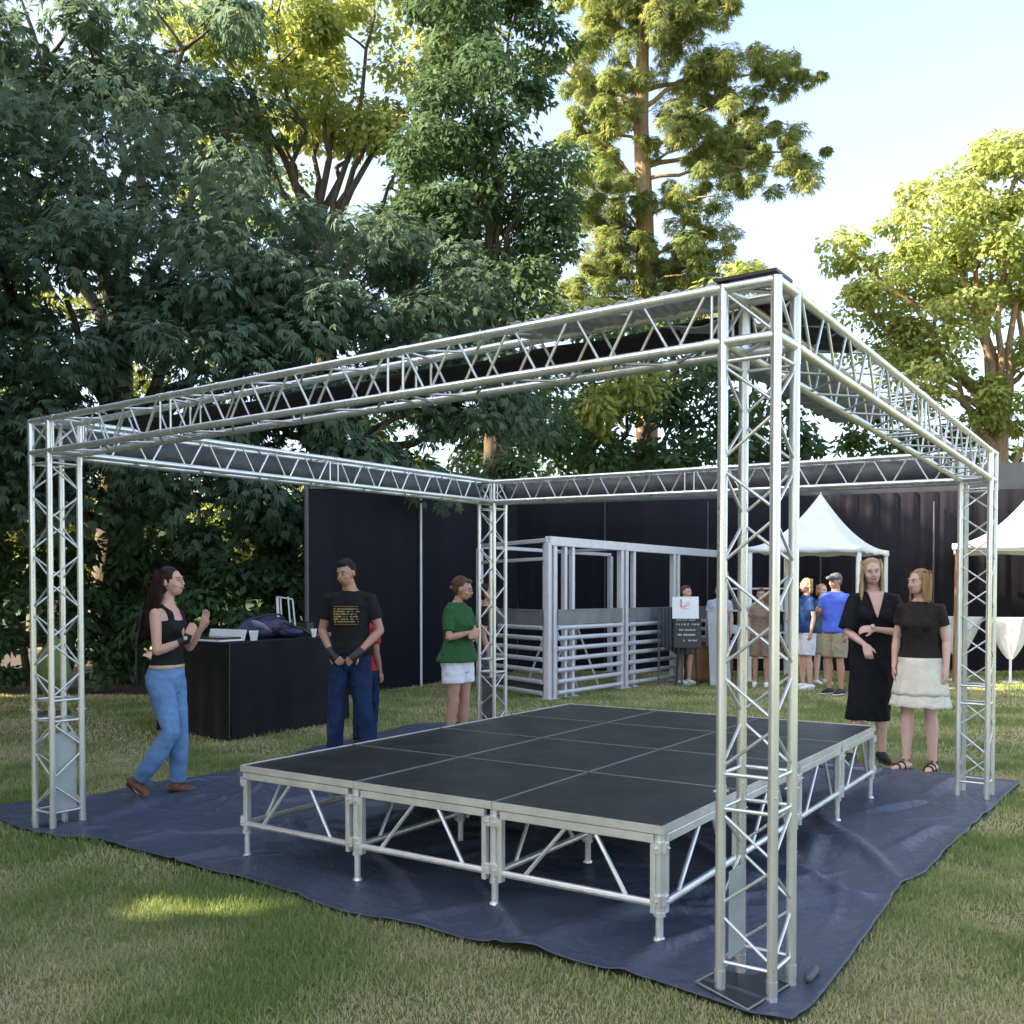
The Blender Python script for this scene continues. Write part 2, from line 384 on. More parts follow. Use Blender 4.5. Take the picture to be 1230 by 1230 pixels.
grass_obj([blades(120000, 2.7, 5.2, .030, .0036, 1, .9, 1.0), blades(110000, 5.2, 9, .034, .006, 2, .8, .9), blades(110000, 9, 18.6, .04, .011, 3, .7, .9)],
          'grass', 'short green lawn grass with dry tan patches around the navy sheet')

# ------------------------------------------------------------------ stage
TH2 = .5906; SU = Vector((-math.cos(TH2), math.sin(TH2), 0)); SV = Vector((math.sin(TH2), math.cos(TH2), 0))
S0 = Vector((.6452, 3.974, 0)); SA, SB, SH = .864, .9193, .5344
def SP(u, v, z=0.0): return S0+SU*(u*SA)+SV*(v*SB)+Vector((0, 0, z))
def sheet_z(p):
    d = (SHEET_XY[..., 0]-p[0])**2+(SHEET_XY[..., 1]-p[1])**2; i = np.argmin(d)
    return float(SHEET_Z.ravel()[i])+.003 if d.ravel()[i] < .02 else 0.0
stage = thing('modular_stage', SP(1.5, 2, 0), 'low black decked stage on silver legs in the middle of the navy sheet', 'stage')
SI = Matrix.Translation(-stage.location)
def sobj(name, mb, mat, parent=None, smooth=False):
    mb.v = [tuple(SI @ Vector(p)) for p in mb.v]
    return obj(name, mb, mat, parent or stage, smooth)
rotS = Matrix((SU, SV, Vector((0, 0, 1)))).transposed()
for i in range(3):
    for j in range(4):
        c = SP(i+.5, j+.5)
        mb = MB(); mb.box(c+Vector((0, 0, SH-.0135)), (SA-.012, SB-.012, .021), rotS); d = sobj('deck_panel', mb, DECK)
        w = .0035; mb = MB(); mo = MB()
        for (du, dv, lu, lv) in ((0, -.5, 1, 0), (0, .5, 1, 0), (-.5, 0, 0, 1), (.5, 0, 0, 1)):
            outer = (dv < 0 and j == 0) or (dv > 0 and j == 3) or (du < 0 and i == 0) or (du > 0 and i == 2)
            ww = .010 if outer else w; tgt = mo if outer else mb
            cc = c+SU*(du*SA)+SV*(dv*SB)-SU*(math.copysign(w/2, du) if du else 0)-SV*(math.copysign(w/2, dv) if dv else 0)
            tgt.box(cc+Vector((0, 0, SH-.016)), ((SA-.004) if lu else ww, (SB-.014) if lv else ww, .035), rotS)
        sobj('edge_trim', mb, TRIM, d)
        if mo.v: sobj('fascia', mo, ALU2, d)
def frame_panel(p, q, nrm, inner=False):
    """support frame between two legs; nrm points outward"""
    p = Vector(p); q = Vector(q); d = (q-p).normalized(); L = (q-p).length; mb = MB(); Z = Vector((0, 0, 1))
    a = p+d*.045-nrm*.012; b_ = q-d*.045-nrm*.012
    top_, bot_ = SH-.056, .205
    mb.bar(a+Z*top_, b_+Z*top_, .028, .038)
    mb.tube(a+Z*bot_, b_+Z*bot_, .017, n=12)
    for k in (a, b_):
        mb.bar(k+Z*(top_-.0195), k+Z*.165, .034, .024, up=d)
    for (f1, f2) in ((.36, .17), (.56, .83)):
        mb.tube(a.lerp(b_, f1)+Z*(top_-.02), a.lerp(b_, f2)+Z*(bot_+.012), .0105, n=8)
    for k, sg in ((a, 1), (b_, -1)):
        for zz in (top_-.035, bot_+.015):
            mb.box(k+Z*zz-d*sg*.022, (.03, .046, .05), Matrix((d, nrm, Z)).transposed())
            mb.tube(k+Z*zz-d*sg*.02+nrm*.02, k+Z*zz-d*sg*.02+nrm*.034, .006, n=6)
    o = sobj('side_frame', mb, ALU2); bevel(o, .003, 2)
    return o
for i in range(3):
    frame_panel(SP(i, 0), SP(i+1, 0), -SV); frame_panel(SP(i+1, 4), SP(i, 4), SV)
for j in range(4):
    frame_panel(SP(0, j+1), SP(0, j), -SU); frame_panel(SP(3, j), SP(3, j+1), SU)
for i in (1, 2):
    for j in range(4): frame_panel(SP(i, j), SP(i, j+1), SU)
for i in range(4):
    for j in range(5):
        iu = .026 if i == 0 else (-.026 if i == 3 else 0); iv = .026 if j == 0 else (-.026 if j == 4 else 0)
        p = SP(i, j)+SU*iu+SV*iv; Z = Vector((0, 0, 1)); z0 = sheet_z(p)
        mb = MB(); mb.tube(p+Z*.155, p+Z*(SH-.038), .0225, n=16); mb.tube(p+Z*.150, p+Z*.168, .026, n=16)
        mb.tube(p+Z*(SH-.11), p+Z*(SH-.085), .030, n=8)
        l = sobj('leg', mb, ALU2, smooth=False)
        mb = MB(); mb.tube(p+Z*(z0+.012), p+Z*.15, .0165, n=14); mb.tube(p+Z*z0, p+Z*(z0+.012), .026, .022, n=16)
        f = obj('foot', mb, STEEL, l); f.data.transform(SI)

# ------------------------------------------------------------------ truss frame
Zv = Vector((0, 0, 1)); TS = .198
CF, CL, CR, CB = Vector((.962, 3.470, 0)), Vector((-3.012, 6.115, 0)), Vector((3.585, 7.10, 0)), Vector((-.175, 10.10, 0))
HT = {'F': 2.625, 'L': 2.588, 'R': 2.530, 'B': 2.640}
CN = {'F': CF, 'L': CL, 'R': CR, 'B': CB}
ADJ = {'F': ('L', 'R'), 'L': ('F', 'B'), 'R': ('F', 'B'), 'B': ('L', 'R')}
truss = thing('truss_frame', (0.35, 6.8, 0), 'open silver box truss frame on four towers standing over the black stage', 'truss frame')
TI = Matrix.Translation(-truss.location)
def tobj(name, mb, mat, parent=None, smooth=False):
    o = obj(name, mb, mat, parent or truss, smooth); o.data.transform(TI); return o
def zig(mb, a0, a1, b0, b1, half, r=.0062, start=0, gap=.022):
    """zig-zag lacing between chord a0-a1 and chord b0-b1"""
    L = (a1-a0).length; n = max(2, round(L/half)); 
    for k in range(n):
        f0 = (k+gap/half)/n if True else k/n; f1 = (k+1-gap/half*.6)/n
        if (k+start) % 2 == 0: p, q = a0.lerp(a1, f0), b0.lerp(b1, f1)
        else: p, q = b0.lerp(b1, f0), a0.lerp(a1, f1)
        mb.tube(p, q, r, n=8, caps=False)
def rungs(mb, chords, f, r=.0066):
    P = [c[0].lerp(c[1], f) for c in chords]
    for i in range(4): mb.tube(P[i], P[(i+1) % 4], r, n=8, caps=False)
CR_T = .0192
for k in 'FLRB':
    C0 = CN[k]; d1, d2 = [(CN[a]-C0).normalized() for a in ADJ[k]]; H = HT[k]
    P = [C0, C0+d1*TS, C0+(d1+d2)*TS, C0+d2*TS]
    zb = [.125, .70, .83, H-TS-.07]
    mb = MB()
    for (z0, z1, st) in ((zb[0], zb[1], 0), (zb[2], zb[3], 1)):
        for i in range(4):
            a, b_ = P[i], P[(i+1) % 4]
            zig(mb, a+Zv*z0, a+Zv*z1, b_+Zv*z0, b_+Zv*z1, .185, start=(st+i) % 2)
    for z in (zb[0], zb[1], zb[2], zb[3]):
        for i in range(4): mb.tube(P[i]+Zv*z, P[(i+1) % 4]+Zv*z, .008, n=8, caps=False)
    for i in range(4):                                           # joint collars and pins
        for z in (zb[1]+.065, .07, H-TS-.045):
            mb.tube(P[i]+Zv*(z-.024), P[i]+Zv*(z+.024), .0212, n=16)
        out_ = (P[i]-(P[0]+P[2])/2).normalized()
        mb.tube(P[i]+Zv*(zb[1]+.065)-out_*.03, P[i]+Zv*(zb[1]+.065)+out_*.03, .005, n=6)
    tw = tobj('tower', mb, ALU, smooth=True)
    for i in range(4):
        z0 = .012
        m2 = MB(); m2.tube(P[i]+Zv*.03, P[i]+Zv*(H-TS-.016), CR_T, n=18); m2.tube(P[i]+Zv*z0, P[i]+Zv*(z0+.02), .020, n=16)
        o = obj('main_tube', m2, ALU, tw, True); o.data.transform(TI)
    # base plate
    ctr = (P[0]+P[2])/2; M = Matrix((d1, d2, Zv)).transposed(); m2 = MB()
    if k == 'F':
        rr = [G(836, 1187), G(898, 1221), G(948, 1190), G(886, 1160)]
        m2.add([tuple(p+Zv*z_) for z_ in (.010, .022) for p in rr], [(0, 1, 2, 3), (7, 6, 5, 4), (0, 4, 5, 1), (1, 5, 6, 2), (2, 6, 7, 3), (3, 7, 4, 0)]); pl = obj('base_plate', m2, BLK, tw); pl.data.transform(TI)
        m2 = MB(); m2.chain([p+Zv*.024 for p in rr]+[rr[0]+Zv*.024], [.005]*5, n=8, dome=False); o = obj('plate_rim', m2, TRIM, pl, True); o.data.transform(TI)
        m2 = MB(); m2.chain([C0+d2*.25-d1*.05+Zv*.035, C0+d2*.36-d1*.04+Zv*.03], [.018, .018], n=14); o = obj('sleeve', m2, DGREY, tw, True); o.data.transform(TI)
    else:
        m2.box(ctr+Zv*.006, (.30, .30, .012), M); pl = obj('base_plate', m2, BLK, tw); pl.data.transform(TI)
    # grey plastic panel on the inner faces of some towers
    m2 = MB(); a, b_ = P[2], P[3]
    rngz = {'F': (.13, .46), 'L': (.13, .62), 'R': (.13, H-TS-.08), 'B': (.13, .64)}[k]
    pa, pb = P[2]-d1*.0, P[1]
    off = (d2+d1)*(-.022)
    for (a, b_) in (((P[1], P[2]),) if k != 'R' else ((P[2], P[3]),)):
        mid = (a+b_)/2; dd = (b_-a).normalized(); nn = dd.cross(Zv)
        toward = ((P[0]+P[2])/2-mid).normalized()*.024
        m2.box(mid+toward+Zv*((rngz[0]+rngz[1])/2), (TS-.05, .004, rngz[1]-rngz[0]), Matrix((dd, nn, Zv)).transposed())
    o = obj('inner_panel', m2, GREYP if k != 'B' else DGREY, tw); o.data.transform(TI)
    # corner block
    mb = MB(); zt, zb_ = H, H-TS
    for z in (zt, zb_):
        for i in range(4): mb.tube(P[i]+Zv*z, P[(i+1) % 4]+Zv*z, CR_T, n=16)
    for i in range(4):
        mb.tube(P[i]+Zv*(zb_-.02), P[i]+Zv*(zt+.012), .0204, n=18)
        a, b_ = P[i], P[(i+1) % 4]
        mb.tube(a+Zv*(zb_+.01), b_+Zv*(zt-.01), .0066, n=8)
    mb.tube(P[0]+Zv*zb_, P[2]+Zv*zb_, .008, n=8); mb.tube(P[1]+Zv*zt, P[3]+Zv*zt, .008, n=8)
    tobj('corner_block', mb, ALU, smooth=True)
    CN[k+'P'] = P
def innerpt(k, other, s=TS):
    """inner chord start at corner k for the beam towards 'other'"""
    third = [a for a in ADJ[k] if a != other][0]
    return CN[k]+(CN[third]-CN[k]).normalized()*s
for a, b_, splits in (('F', 'L', (.36, .74)), ('F', 'R', (.5,)), ('L', 'B', (.5,)), ('R', 'B', (.5,))):
    d = (CN[b_]-CN[a]).normalized()
    o0, o1 = CN[a]+d*TS, CN[b_]-d*TS; i0, i1 = innerpt(a, b_)+d*TS, innerpt(b_, a)-d*TS
    ha, hb = HT[a], HT[b_]
    ch = [(o0+Zv*ha, o1+Zv*hb), (i0+Zv*ha, i1+Zv*hb), (i0+Zv*(ha-TS), i1+Zv*(hb-TS)), (o0+Zv*(ha-TS), o1+Zv*(hb-TS))]
    mb = MB()
    fr_ = [0.0]+list(splits)+[1.0]; L = (o1-o0).length; g_ = .045/L
    for s_ in range(len(fr_)-1):
        f0, f1 = fr_[s_]+g_, fr_[s_+1]-g_
        sub = [(c[0].lerp(c[1], f0), c[0].lerp(c[1], f1)) for c in ch]
        for i, (st, hf) in enumerate(((0, .26), (0, .155), (1, .26), (1, .155))):
            A, B_ = sub[i], sub[(i+1) % 4]
            zig(mb, A[0], A[1], B_[0], B_[1], hf, start=st)
        rungs(mb, ch, f0); rungs(mb, ch, f1)
        for c in ch:
            for f in (f0, f1): 
                q_ = c[0].lerp(c[1], f); mb.tube(q_-d*.022, q_+d*.022, .0212, n=16)
    bm_ = tobj('beam', mb, ALU, smooth=True)
    for c in ch:
        m2 = MB(); m2.tube(c[0], c[1], CR_T, n=18); o = obj('main_tube', m2, ALU, bm_, True); o.data.transform(TI)
    inw = ((i0-o0).normalized())
    def strip(name, f0, f1, w0, w1, zoff0, zoff1, mat, rib=0.0, nseg=90, ns=10):
        vs = []; 
        for u in range(nseg+1):
            f = f0+(f1-f0)*u/nseg
            base = (i0+Zv*ha).lerp(i1+Zv*hb, f)
            for w in range(ns+1):
                ww = w/ns; z = zoff0+(zoff1-zoff0)*ww - .03*math.sin(math.pi*ww)+rib*math.sin(u*1.4)+.006*math.sin(u*.37+w)
                vs.append(base+inw*(w0+(w1-w0)*ww)+Zv*z)
        m2 = MB(); m2.add(vs, [(u*(ns+1)+w, u*(ns+1)+w+1, (u+1)*(ns+1)+w+1, (u+1)*(ns+1)+w) for u in range(nseg) for w in range(ns)])
        o = tobj(name, m2, mat, smooth=True); sm = o.modifiers.new('t', 'SOLIDIFY'); sm.thickness = .004
        return o
    if (a, b_) == ('F', 'L'):
        strip('roof_strip', .0, .90, .03, .34, -.035, -.06, ROOFB)
        strip('ribbed_sheet', .0, .22, -.17, .05, .035, .025, ROOFS, .006)
    elif (a, b_) == ('F', 'R'):
        strip('ribbed_sheet', .0, .55, .02, .36, -.03, -.04, ROOFS, .008)
        strip('roof_strip', .0, .22, -.20, -.0, .020, .02, ROOFB)
    else:                                             # dark grey valance behind the rear beams
        out_ = -inw
        vs = []; ns = 100
        for u in range(ns+1):
            f = u/ns
            for z in (-.02, -TS*.5, -TS+.02):
                base = o0.lerp(o1, f)+Zv*(ha+(hb-ha)*f)
                vs.append(base+inw*(.03+.004*math.sin(u*1.1+z*20))+Zv*z)
        m2 = MB(); m2.add(vs, [(u*3+w, u*3+w+1, (u+1)*3+w+1, (u+1)*3+w) for u in range(ns) for w in range(2)])
        o = tobj('valance', m2, simple('valance_grey', (.06, .063, .066), .6, 0, .5, 3.5), smooth=True); o.modifiers.new('t', 'SOLIDIFY').thickness = .003
mb = MB(); dL, dR = (CL-CF).normalized(), (CR-CF).normalized()
mb.box(CF+dL*.11+dR*.07+Zv*(HT['F']+.032), (.23, .17, .012), Matrix((dL, dR, Zv)).transposed()); tobj('top_plate', mb, BLK)

# ------------------------------------------------------------------ backdrop walls
def wallmesh(p, q, h0, h1, z0=0.0, nseg=200, fold=None, thick=.10):
    p = Vector((*p, 0)); q = Vector((*q, 0)); d = (q-p).normalized(); nrm = Vector((d.y, -d.x, 0)); vs = []
    for s_ in (0, 1):
        for u in range(nseg+1):
            f = u/nseg; pt = p.lerp(q, f); off = (fold(f) if fold and s_ == 0 else 0)
            for k in range(7):
                z = z0+((h0+(h1-h0)*f)-z0)*k/6
                vs.append(pt+nrm*(off*(1-.3*k/6)-s_*thick)+Zv*z)
    m = MB(); A = (nseg+1)*7; fs = []
    for s_ in (0, 1):
        for u in range(nseg):
            for k in range(6):
                a = s_*A+u*7+k; fs.append((a, a+7, a+8, a+1) if s_ == 0 else (a, a+1, a+8, a+7))
    for u in range(nseg):
        fs.append((u*7+6, (u+1)*7+6, A+(u+1)*7+6, A+u*7+6))
    for u in (0, nseg):
        for k in range(6): fs.append((u*7+k, u*7+k+1, A+u*7+k+1, A+u*7+k))
    m.add(vs, fs); return m
wl = thing('backdrop_wall', (-1.2, 16, 0), 'tall black fabric wall with a thin white upright, left behind the man in dark jeans', 'wall')
def local(o, root): o.parent = root; o.data.transform(Matrix.Translation(-root.location)); return o
P0, P1 = (-2.76, 13.43), (.20, 18.80)
local(obj('panel', wallmesh(P0, P1, 2.96, 3.55, fold=lambda f: .012*math.sin(f*60)), NAVYW, None, True), wl)
mb = MB(); mb.tube((-1.458+.045, 15.79-.025, 0), (-1.458+.045, 15.79-.025, 3.2), .020, n=12)
local(obj('upright', mb, WHITE, None, True), wl)
mb = MB(); mb.tube((P0[0]-.03, P0[1]-.03, 0), (P0[0]-.03, P0[1]-.03, 3.0), .03); mb.bar((*P0, 2.99), (*P1, 3.58), .05, .05)
local(obj('frame', mb, DGREY), wl)
wb = thing('back_wall', (6, 18.85, 0), 'long black curtained wall with grey top band running behind the tents and metal pen', 'wall')
def fold(f):
    x = .20+f*15.8
    a = .06 if 5.2 < x < 9.4 else (.012 if x < 5.2 else .025)
    return a*(math.sin(x*17)+.5*math.sin(x*31+1))*.34
for x in (1.9, 3.9, 6.1, 8.3, 10.5):
    mb = MB(); mb.bar((x, 18.78, 0), (x, 18.78, 3.3), .03, .02, up=(1, 0, 0)); local(obj('panel_joint', mb, GREYW), wb)
local(obj('curtain', wallmesh((.20, 18.85), (16, 18.85), 3.24, 3.75, nseg=700, fold=fold), NAVYW, None, True), wb)
local(obj('top_band', wallmesh((.10, 18.98), (16, 18.98), 3.74, 4.30, 3.20, thick=.06), GREYW), wb)

# ------------------------------------------------------------------ bar table with black drape
tb = thing('draped_table', (-2.83, 9.81, 0), 'black cloth covered bar counter between the woman in light jeans and the man', 'table')
c = [Vector((x, y, 0)) for x, y in TBL]
mb = MB(); TBH = 1.0
def side(a, b_, n=60):
    d = (b_-a).normalized(); nr = Vector((d.y, -d.x, 0)); vs = []
    for u in range(n+1):
        p = a.lerp(b_, u/n)
        for k in range(7):
            z = .012+(TBH-.012)*k/6; w = (1-k/6)
            vs.append(p+nr*(w*.012*math.sin(u*.5)+w*.02)+Zv*z)
    mb.add(vs, [(u*7+k, (u+1)*7+k, (u+1)*7+k+1, u*7+k+1) for u in range(n) for k in range(6)])
side(c[1], c[0]); side(c[0], c[3]); side(c[3], c[2]); side(c[2], c[1])
mb.add([tuple(p+Zv*TBH) for p in c], [(0, 3, 2, 1)])
local(obj('cloth', mb, BLACKF, None, False), tb)
mb = MB(); mb.bar(c[0]+Vector((0, -.022, .02)), c[0]+Vector((0, -.005, TBH)), .006, .006)
local(obj('corner_seam', mb, DGREY), tb)
du = (c[3]-c[0]).normalized(); dw = (c[1]-c[0]).normalized(); M = Matrix((du, dw, Zv)).transposed()
def TP(a, b_, z=0.0): return c[0]+du*a+dw*b_+Zv*(TBH+z)
# tray with white rim
mb = MB(); mb.box(TP(.22, .52, .012), (.36, .62, .018), M); tr = thing('display_case', TP(.22, .52), 'flat black case with white rim on the near end of the black table', 'case')
local(bevel(obj('base', mb, WHITE), .003), tr)
mb = MB(); mb.box(TP(.22, .52, .033), (.30, .56, .022), M); local(obj('inlay', mb, simple('dark_green_glass', (.012, .02, .017), .2)), tr)
mb = MB(); mb.box(TP(.40, .5, .07), (.014, .60, .10), M @ Matrix.Rotation(R(20), 3, 'Y')); local(obj('lid', mb, WHITE), tr)
# navy bag
bg = thing('duffel_bag', TP(.95, .45), 'slumped navy holdall with pale stripe lying on the black table', 'bag')
NAVYB = simple('navy_nylon', (.018, .02, .06), .5, 0, .3, 6, .3, 30)
mb = MB()
mb.chain([TP(.52, .45, .07), TP(.7, .45, .12), TP(.95, .46, .14), TP(1.15, .45, .12), TP(1.4, .44, .06)], [.06, .11, .13, .12, .05], n=16)
mb.ell(TP(.75, .38, .08), (.16, .14, .09)); mb.ell(TP(1.2, .35, .06), (.18, .12, .07))
local(link('bag_body', remesh(mb, .012, 2, disp=(.012, 11, 1)), NAVYB, None, True), bg)
mb = MB(); mb.chain([TP(.62, .30, .19), TP(.70, .24, .15), TP(.76, .235, .11)], [.03, .03, .022], n=8, flat=.25); local(obj('stripe', mb, simple('pale_stripe', (.22, .22, .32), .5), None, True), bg)
mb = MB(); mb.chain([TP(.7, .4, .22), TP(.85, .33, .27), TP(1.05, .33, .27), TP(1.2, .4, .22)], [.012]*4, n=8); mb.chain([TP(1.1, .3, .17), TP(1.3, .2, .10), TP(1.45, .22, .02)], [.014]*3, n=8)
local(obj('strap', mb, BLK, None, True), bg)
# white cards
for (a, b_, w, h, lab) in ((.50, .16, .09, .11, 'small white folded card in front of the navy holdall'), (1.45, .14, .05, .10, 'small white card standing near the middle of the black table edge')):
    m2 = MB(); m2.box(TP(a, b_, h/2), (w, .006, h), M @ Matrix.Rotation(R(12), 3, 'X')); m2.box(TP(a, b_+.03, h/2-.002), (w-.002, .006, h), M @ Matrix.Rotation(R(-14), 3, 'X'))
    tag(obj('card', m2, WHITE), lab, 'card')
# white frame on the table
mb = MB(); q0 = TP(1.35, .5)
for dx in (-.10, -.06, 0.04, .10): mb.bar(q0+Vector((dx, 0, 0)), q0+Vector((dx*.9-.03, 0, .47 if dx < .1 else .43)), .03 if dx == -.10 else .014, .014, up=(0, 1, 0))
mb.bar(q0+Vector((-.12, 0, .47)), q0+Vector((.06, 0, .44)), .014, .014); mb.bar(q0+Vector((-.1, 0, .012)), q0+Vector((.11, 0, .012)), .1, .02)
tag(obj('wire_rack', mb, WHITE), 'upright white metal rack standing at the back of the black table', 'rack')
mb = MB(); mb.box(TP(1.62, .45, .08), (.14, .14, .16), M); mb.tube(TP(1.62, .45, .16), TP(1.62, .45, .18), .03)
tag(bevel(obj('speaker_box', mb, BLK), .008), 'small black box on the black table right of the white rack', 'box')
mb = MB(); mb.box(TP(1.83, .22, .012), (.24, .30, .02), M); mb.box(TP(1.83, .22, .03), (.2, .26, .012), M)
tag(bevel(obj('flat_tray', mb, simple('grey_tray', (.3, .31, .3), .3)), .004), 'thin pale grey tray on the table end beside the man', 'tray')

# ------------------------------------------------------------------ metal pen
pen = thing('metal_pen', (.57, 13.6, 0), 'silver metal framed pen with horizontal rails and grey top sheet, at the back centre', 'pen')
A0 = Vector((.57, 13.60, 0)); dr = Vector((2.14, 2.84, 0)).normalized(); dl = Vector((-.628, 1.04, 0)).normalized(); PH = 2.28
def pbar(p, q, w, h, mb): mb.bar(p, q, w, h)
posts = [(A0, 0), (A0+dr*.14, 0), (A0+dr*.62, 1), (A0+dr*.42, 1), (A0+dr*2.02, 0), (A0+dr*2.17, 0), (A0+dr*2.42, 1), (A0+dr*3.8, 0), (A0+dr*3.95, 0), (A0+dr*5.7, 0), (A0+dl*1.95, 0), (A0+dl*1.95+dr*2.1, 0), (A0+dl*1.95+dr*4.0, 0), (A0+dr*.05+dl*.1, 1)]
for p, th in posts:
    m2 = MB(); w = .085 if not th else .07
    m2.bar(p+Zv*.02, p+Zv*(PH-.06), w, w, up=dr); m2.box(p+Zv*.012, (.14, .14, .02), Matrix((dr, Vector((-dr.y, dr.x, 0)), Zv)).transposed())
    local(bevel(obj('post', m2, PENM), .008), pen)
for (p, q, w, h, z) in ((A0, A0+dr*5.7, .10, .13, PH-.03), (A0, A0+dl*1.95, .06, .06, PH-.02), (A0, A0+dl*1.95, .05, .05, PH-.28), (A0+dl*1.95, A0+dl*1.95+dr*4, .06, .06, PH-.03), (A0+dr*2.1, A0+dr*2.1+dl*1.95, .05, .05, PH-.05)):
    m2 = MB(); m2.bar(p+Zv*z, q+Zv*z, w, h); local(bevel(obj('top_rail', m2, PENM), .008), pen)
inn = Vector((-dr.y, dr.x, 0))
nl_ = Vector((-dl.y, dl.x, 0))
for (p, q) in ((A0+dr*.17, A0+dr*1.98), (A0+dr*2.21, A0+dr*3.76), (A0+dr*3.99, A0+dr*5.6), (A0+dl*.06, A0+dl*1.9)):
    of = nl_*.05 if (q-p).normalized().dot(dl) > .9 else -inn*.05; m2 = MB(); m2.bar(p+of+Zv*1.16, q+of+Zv*1.16, .02, .20); m2.bar(p+of+Zv*1.27, q+of+Zv*1.27, .035, .025)
    sh_ = local(obj('grey_sheet', m2, simple('grey_panel', (.20, .20, .21), .5, .2, .2, 4)), pen)
    for z in (1.02, .87, .72, .57, .41, .25, .09):
        of = nl_*.05 if (q-p).normalized().dot(dl) > .9 else -inn*.05; m2 = MB(); m2.tube(p+of+Zv*z, q+of+Zv*z, .033, n=12); local(obj('rail', m2, PENM, None, True), pen)
m2 = MB(); m2.box(A0+dl*1.0+Zv*.17-inn*.0, (.01, 1.8, .13), Matrix((inn, dl, Zv)).transposed()); local(obj('kick_plate', m2, GREYW), pen)
# trestles in the pen
for k, f in enumerate((.9, 1.5)):
    b0 = A0+dr*f+inn*.55; m2 = MB()
    for s1 in (-1, 1):
        for s2 in (-1, 1): m2.tube(b0+dr*(.1*s1)+Zv*1.0, b0+dr*(.38*s1)+inn*(.25*s2)+Zv*0, .018, n=8)
    m2.bar(b0-dr*.25+Zv*1.0, b0+dr*.25+Zv*1.0, .06, .05); m2.bar(b0-dr*.28+Zv*.35, b0+dr*.28+Zv*.35, .03, .03)
    tag(obj('trestle', m2, PENM), 'silver folding trestle standing inside the metal pen', 'trestle', 'trestles inside the metal pen')

# ------------------------------------------------------------------ sign and cabinet by the pen
sp = G(835, 823); sx, sy = 2.92, 15.6
sg = thing('menu_sign', (sx, sy, 0), 'black menu board with rows of white lettering under a white notice, beside the pen', 'sign')
def ZR(a): return Matrix.Rotation(a, 3, 'Z')
m2 = MB(); m2.box((sx, sy, .93), (.44, .03, .62), ZR(R(-8))); local(bevel(obj('board', m2, simple('slate', (.045, .047, .05), .5)), .02, 3), sg)
m2 = MB(); m2.box((sx-.04, sy-.03, 1.28), (.42, .012, .36), ZR(R(-8)) @ Matrix.Rotation(R(-12), 3, 'X')); nb = local(obj('notice', m2, WHITE), sg)
REDP = simple('faded_red', (.65, .25, .2), .7)
m2 = MB(); Mx = ZR(R(-8)) @ Matrix.Rotation(R(-12), 3, 'X'); cN = Vector((sx-.04, sy-.03, 1.28))
for (x, z, w, h) in ((-.07, .07, .03, .13), (-.04, .015, .09, .02), (.03, .06, .06, .012), (.02, .03, .07, .010), (-.01, -.02, .12, .008), (.04, .09, .05, .01)):
    m2.box(cN+Mx @ Vector((x, -.0085, z)), (w, .004, h), Mx)
mk = obj('red_mark', m2, REDP, nb); mk.data.transform(Matrix.Translation(-sg.location))
m2 = MB(); cB = Vector((sx, sy, .93)); Mb = ZR(R(-8)); rl = random.Random(3)
for row, (z, h, x0, x1) in enumerate(((.16, .045, -.17, .17), (.08, .028, -.17, .18), (-.01, .022, -.13, .13), (-.09, .028, -.15, .15), (-.18, .022, -.10, .14))):
    x = x0
    while x < x1:
        w = rl.uniform(.010, .018)
        if rl.random() < .84:
            m2.box(cB+Mb @ Vector((x, -.018, z)), (w*.55, .004, h), Mb)
            m2.box(cB+Mb @ Vector((x+w*.4, -.0185, z+rl.choice((-1, 0, 1))*h*.38)), (w*.6, .004, h*.24), Mb)
        x += w*1.25
local(obj('lettering', m2, WHITE), sg)
m2 = MB(); m2.bar((sx-.17, sy+.06, .0), (sx-.13, sy+.03, .7), .03, .03); m2.bar((sx+.17, sy+.06, .0), (sx+.13, sy+.03, .7), .03, .03); m2.bar((sx, sy+.35, 0), (sx, sy+.04, 1.1), .03, .03); local(obj('easel', m2, BLK), sg)
cab = thing('cabinet', (3.35, 16.3, 0), 'brown wooden cabinet standing on the grass behind the menu board', 'cabinet')
m2 = MB(); m2.box((3.38, 16.3, .36), (.78, .5, .64)); local(bevel(obj('carcass', m2, BROWNW), .01), cab)
m2 = MB(); m2.box((3.38, 16.3, .70), (.84, .56, .035)); local(bevel(obj('top', m2, DGREY), .01), cab)
for x in (3.19, 3.57):
    m2 = MB(); m2.box((x, 16.04, .36), (.35, .02, .56)); dd = local(bevel(obj('door', m2, simple('door_wood', (.20, .09, .035), .5, 0, .35, 4)), .006), cab)
m2 = MB(); 
for x, y in ((3.04, 16.1), (3.72, 16.1), (3.04, 16.5), (3.72, 16.5)): m2.tube((x, y, 0), (x, y, .05), .03)
local(obj('foot', m2, BLK), cab)

m2 = MB(); vs = []
for k in range(25):
    x = 2.50+.34*k/24; yy = 15.72+.03*math.sin(k*1.5)
    for z in (.52+.18*abs(k/24-.8), .75, 1.0, 1.27): vs.append((x, yy-.02*(1.27-z), z))
m2.add(vs, [(k*4+j_, k*4+j_+1, (k+1)*4+j_+1, (k+1)*4+j_) for k in range(24) for j_ in range(3)])
m2.bar((2.46, 15.74, 1.27), (2.88, 15.74, 1.27), .03, .03); m2.bar((2.48, 15.76, .0), (2.48, 15.76, 1.27), .03, .03, up=(1, 0, 0)); m2.bar((2.86, 15.76, .0), (2.86, 15.76, 1.27), .03, .03, up=(1, 0, 0))
o = obj('cloth_stand', m2, simple('slate_cloth', (.075, .085, .095), .8), None, True); o.modifiers.new('t', 'SOLIDIFY').thickness = .004
tag(o, 'dark grey cloth hanging on a stand just left of the black menu board', 'cloth stand')
m2 = MB(); ab = AT(862, 760, 15.9).x
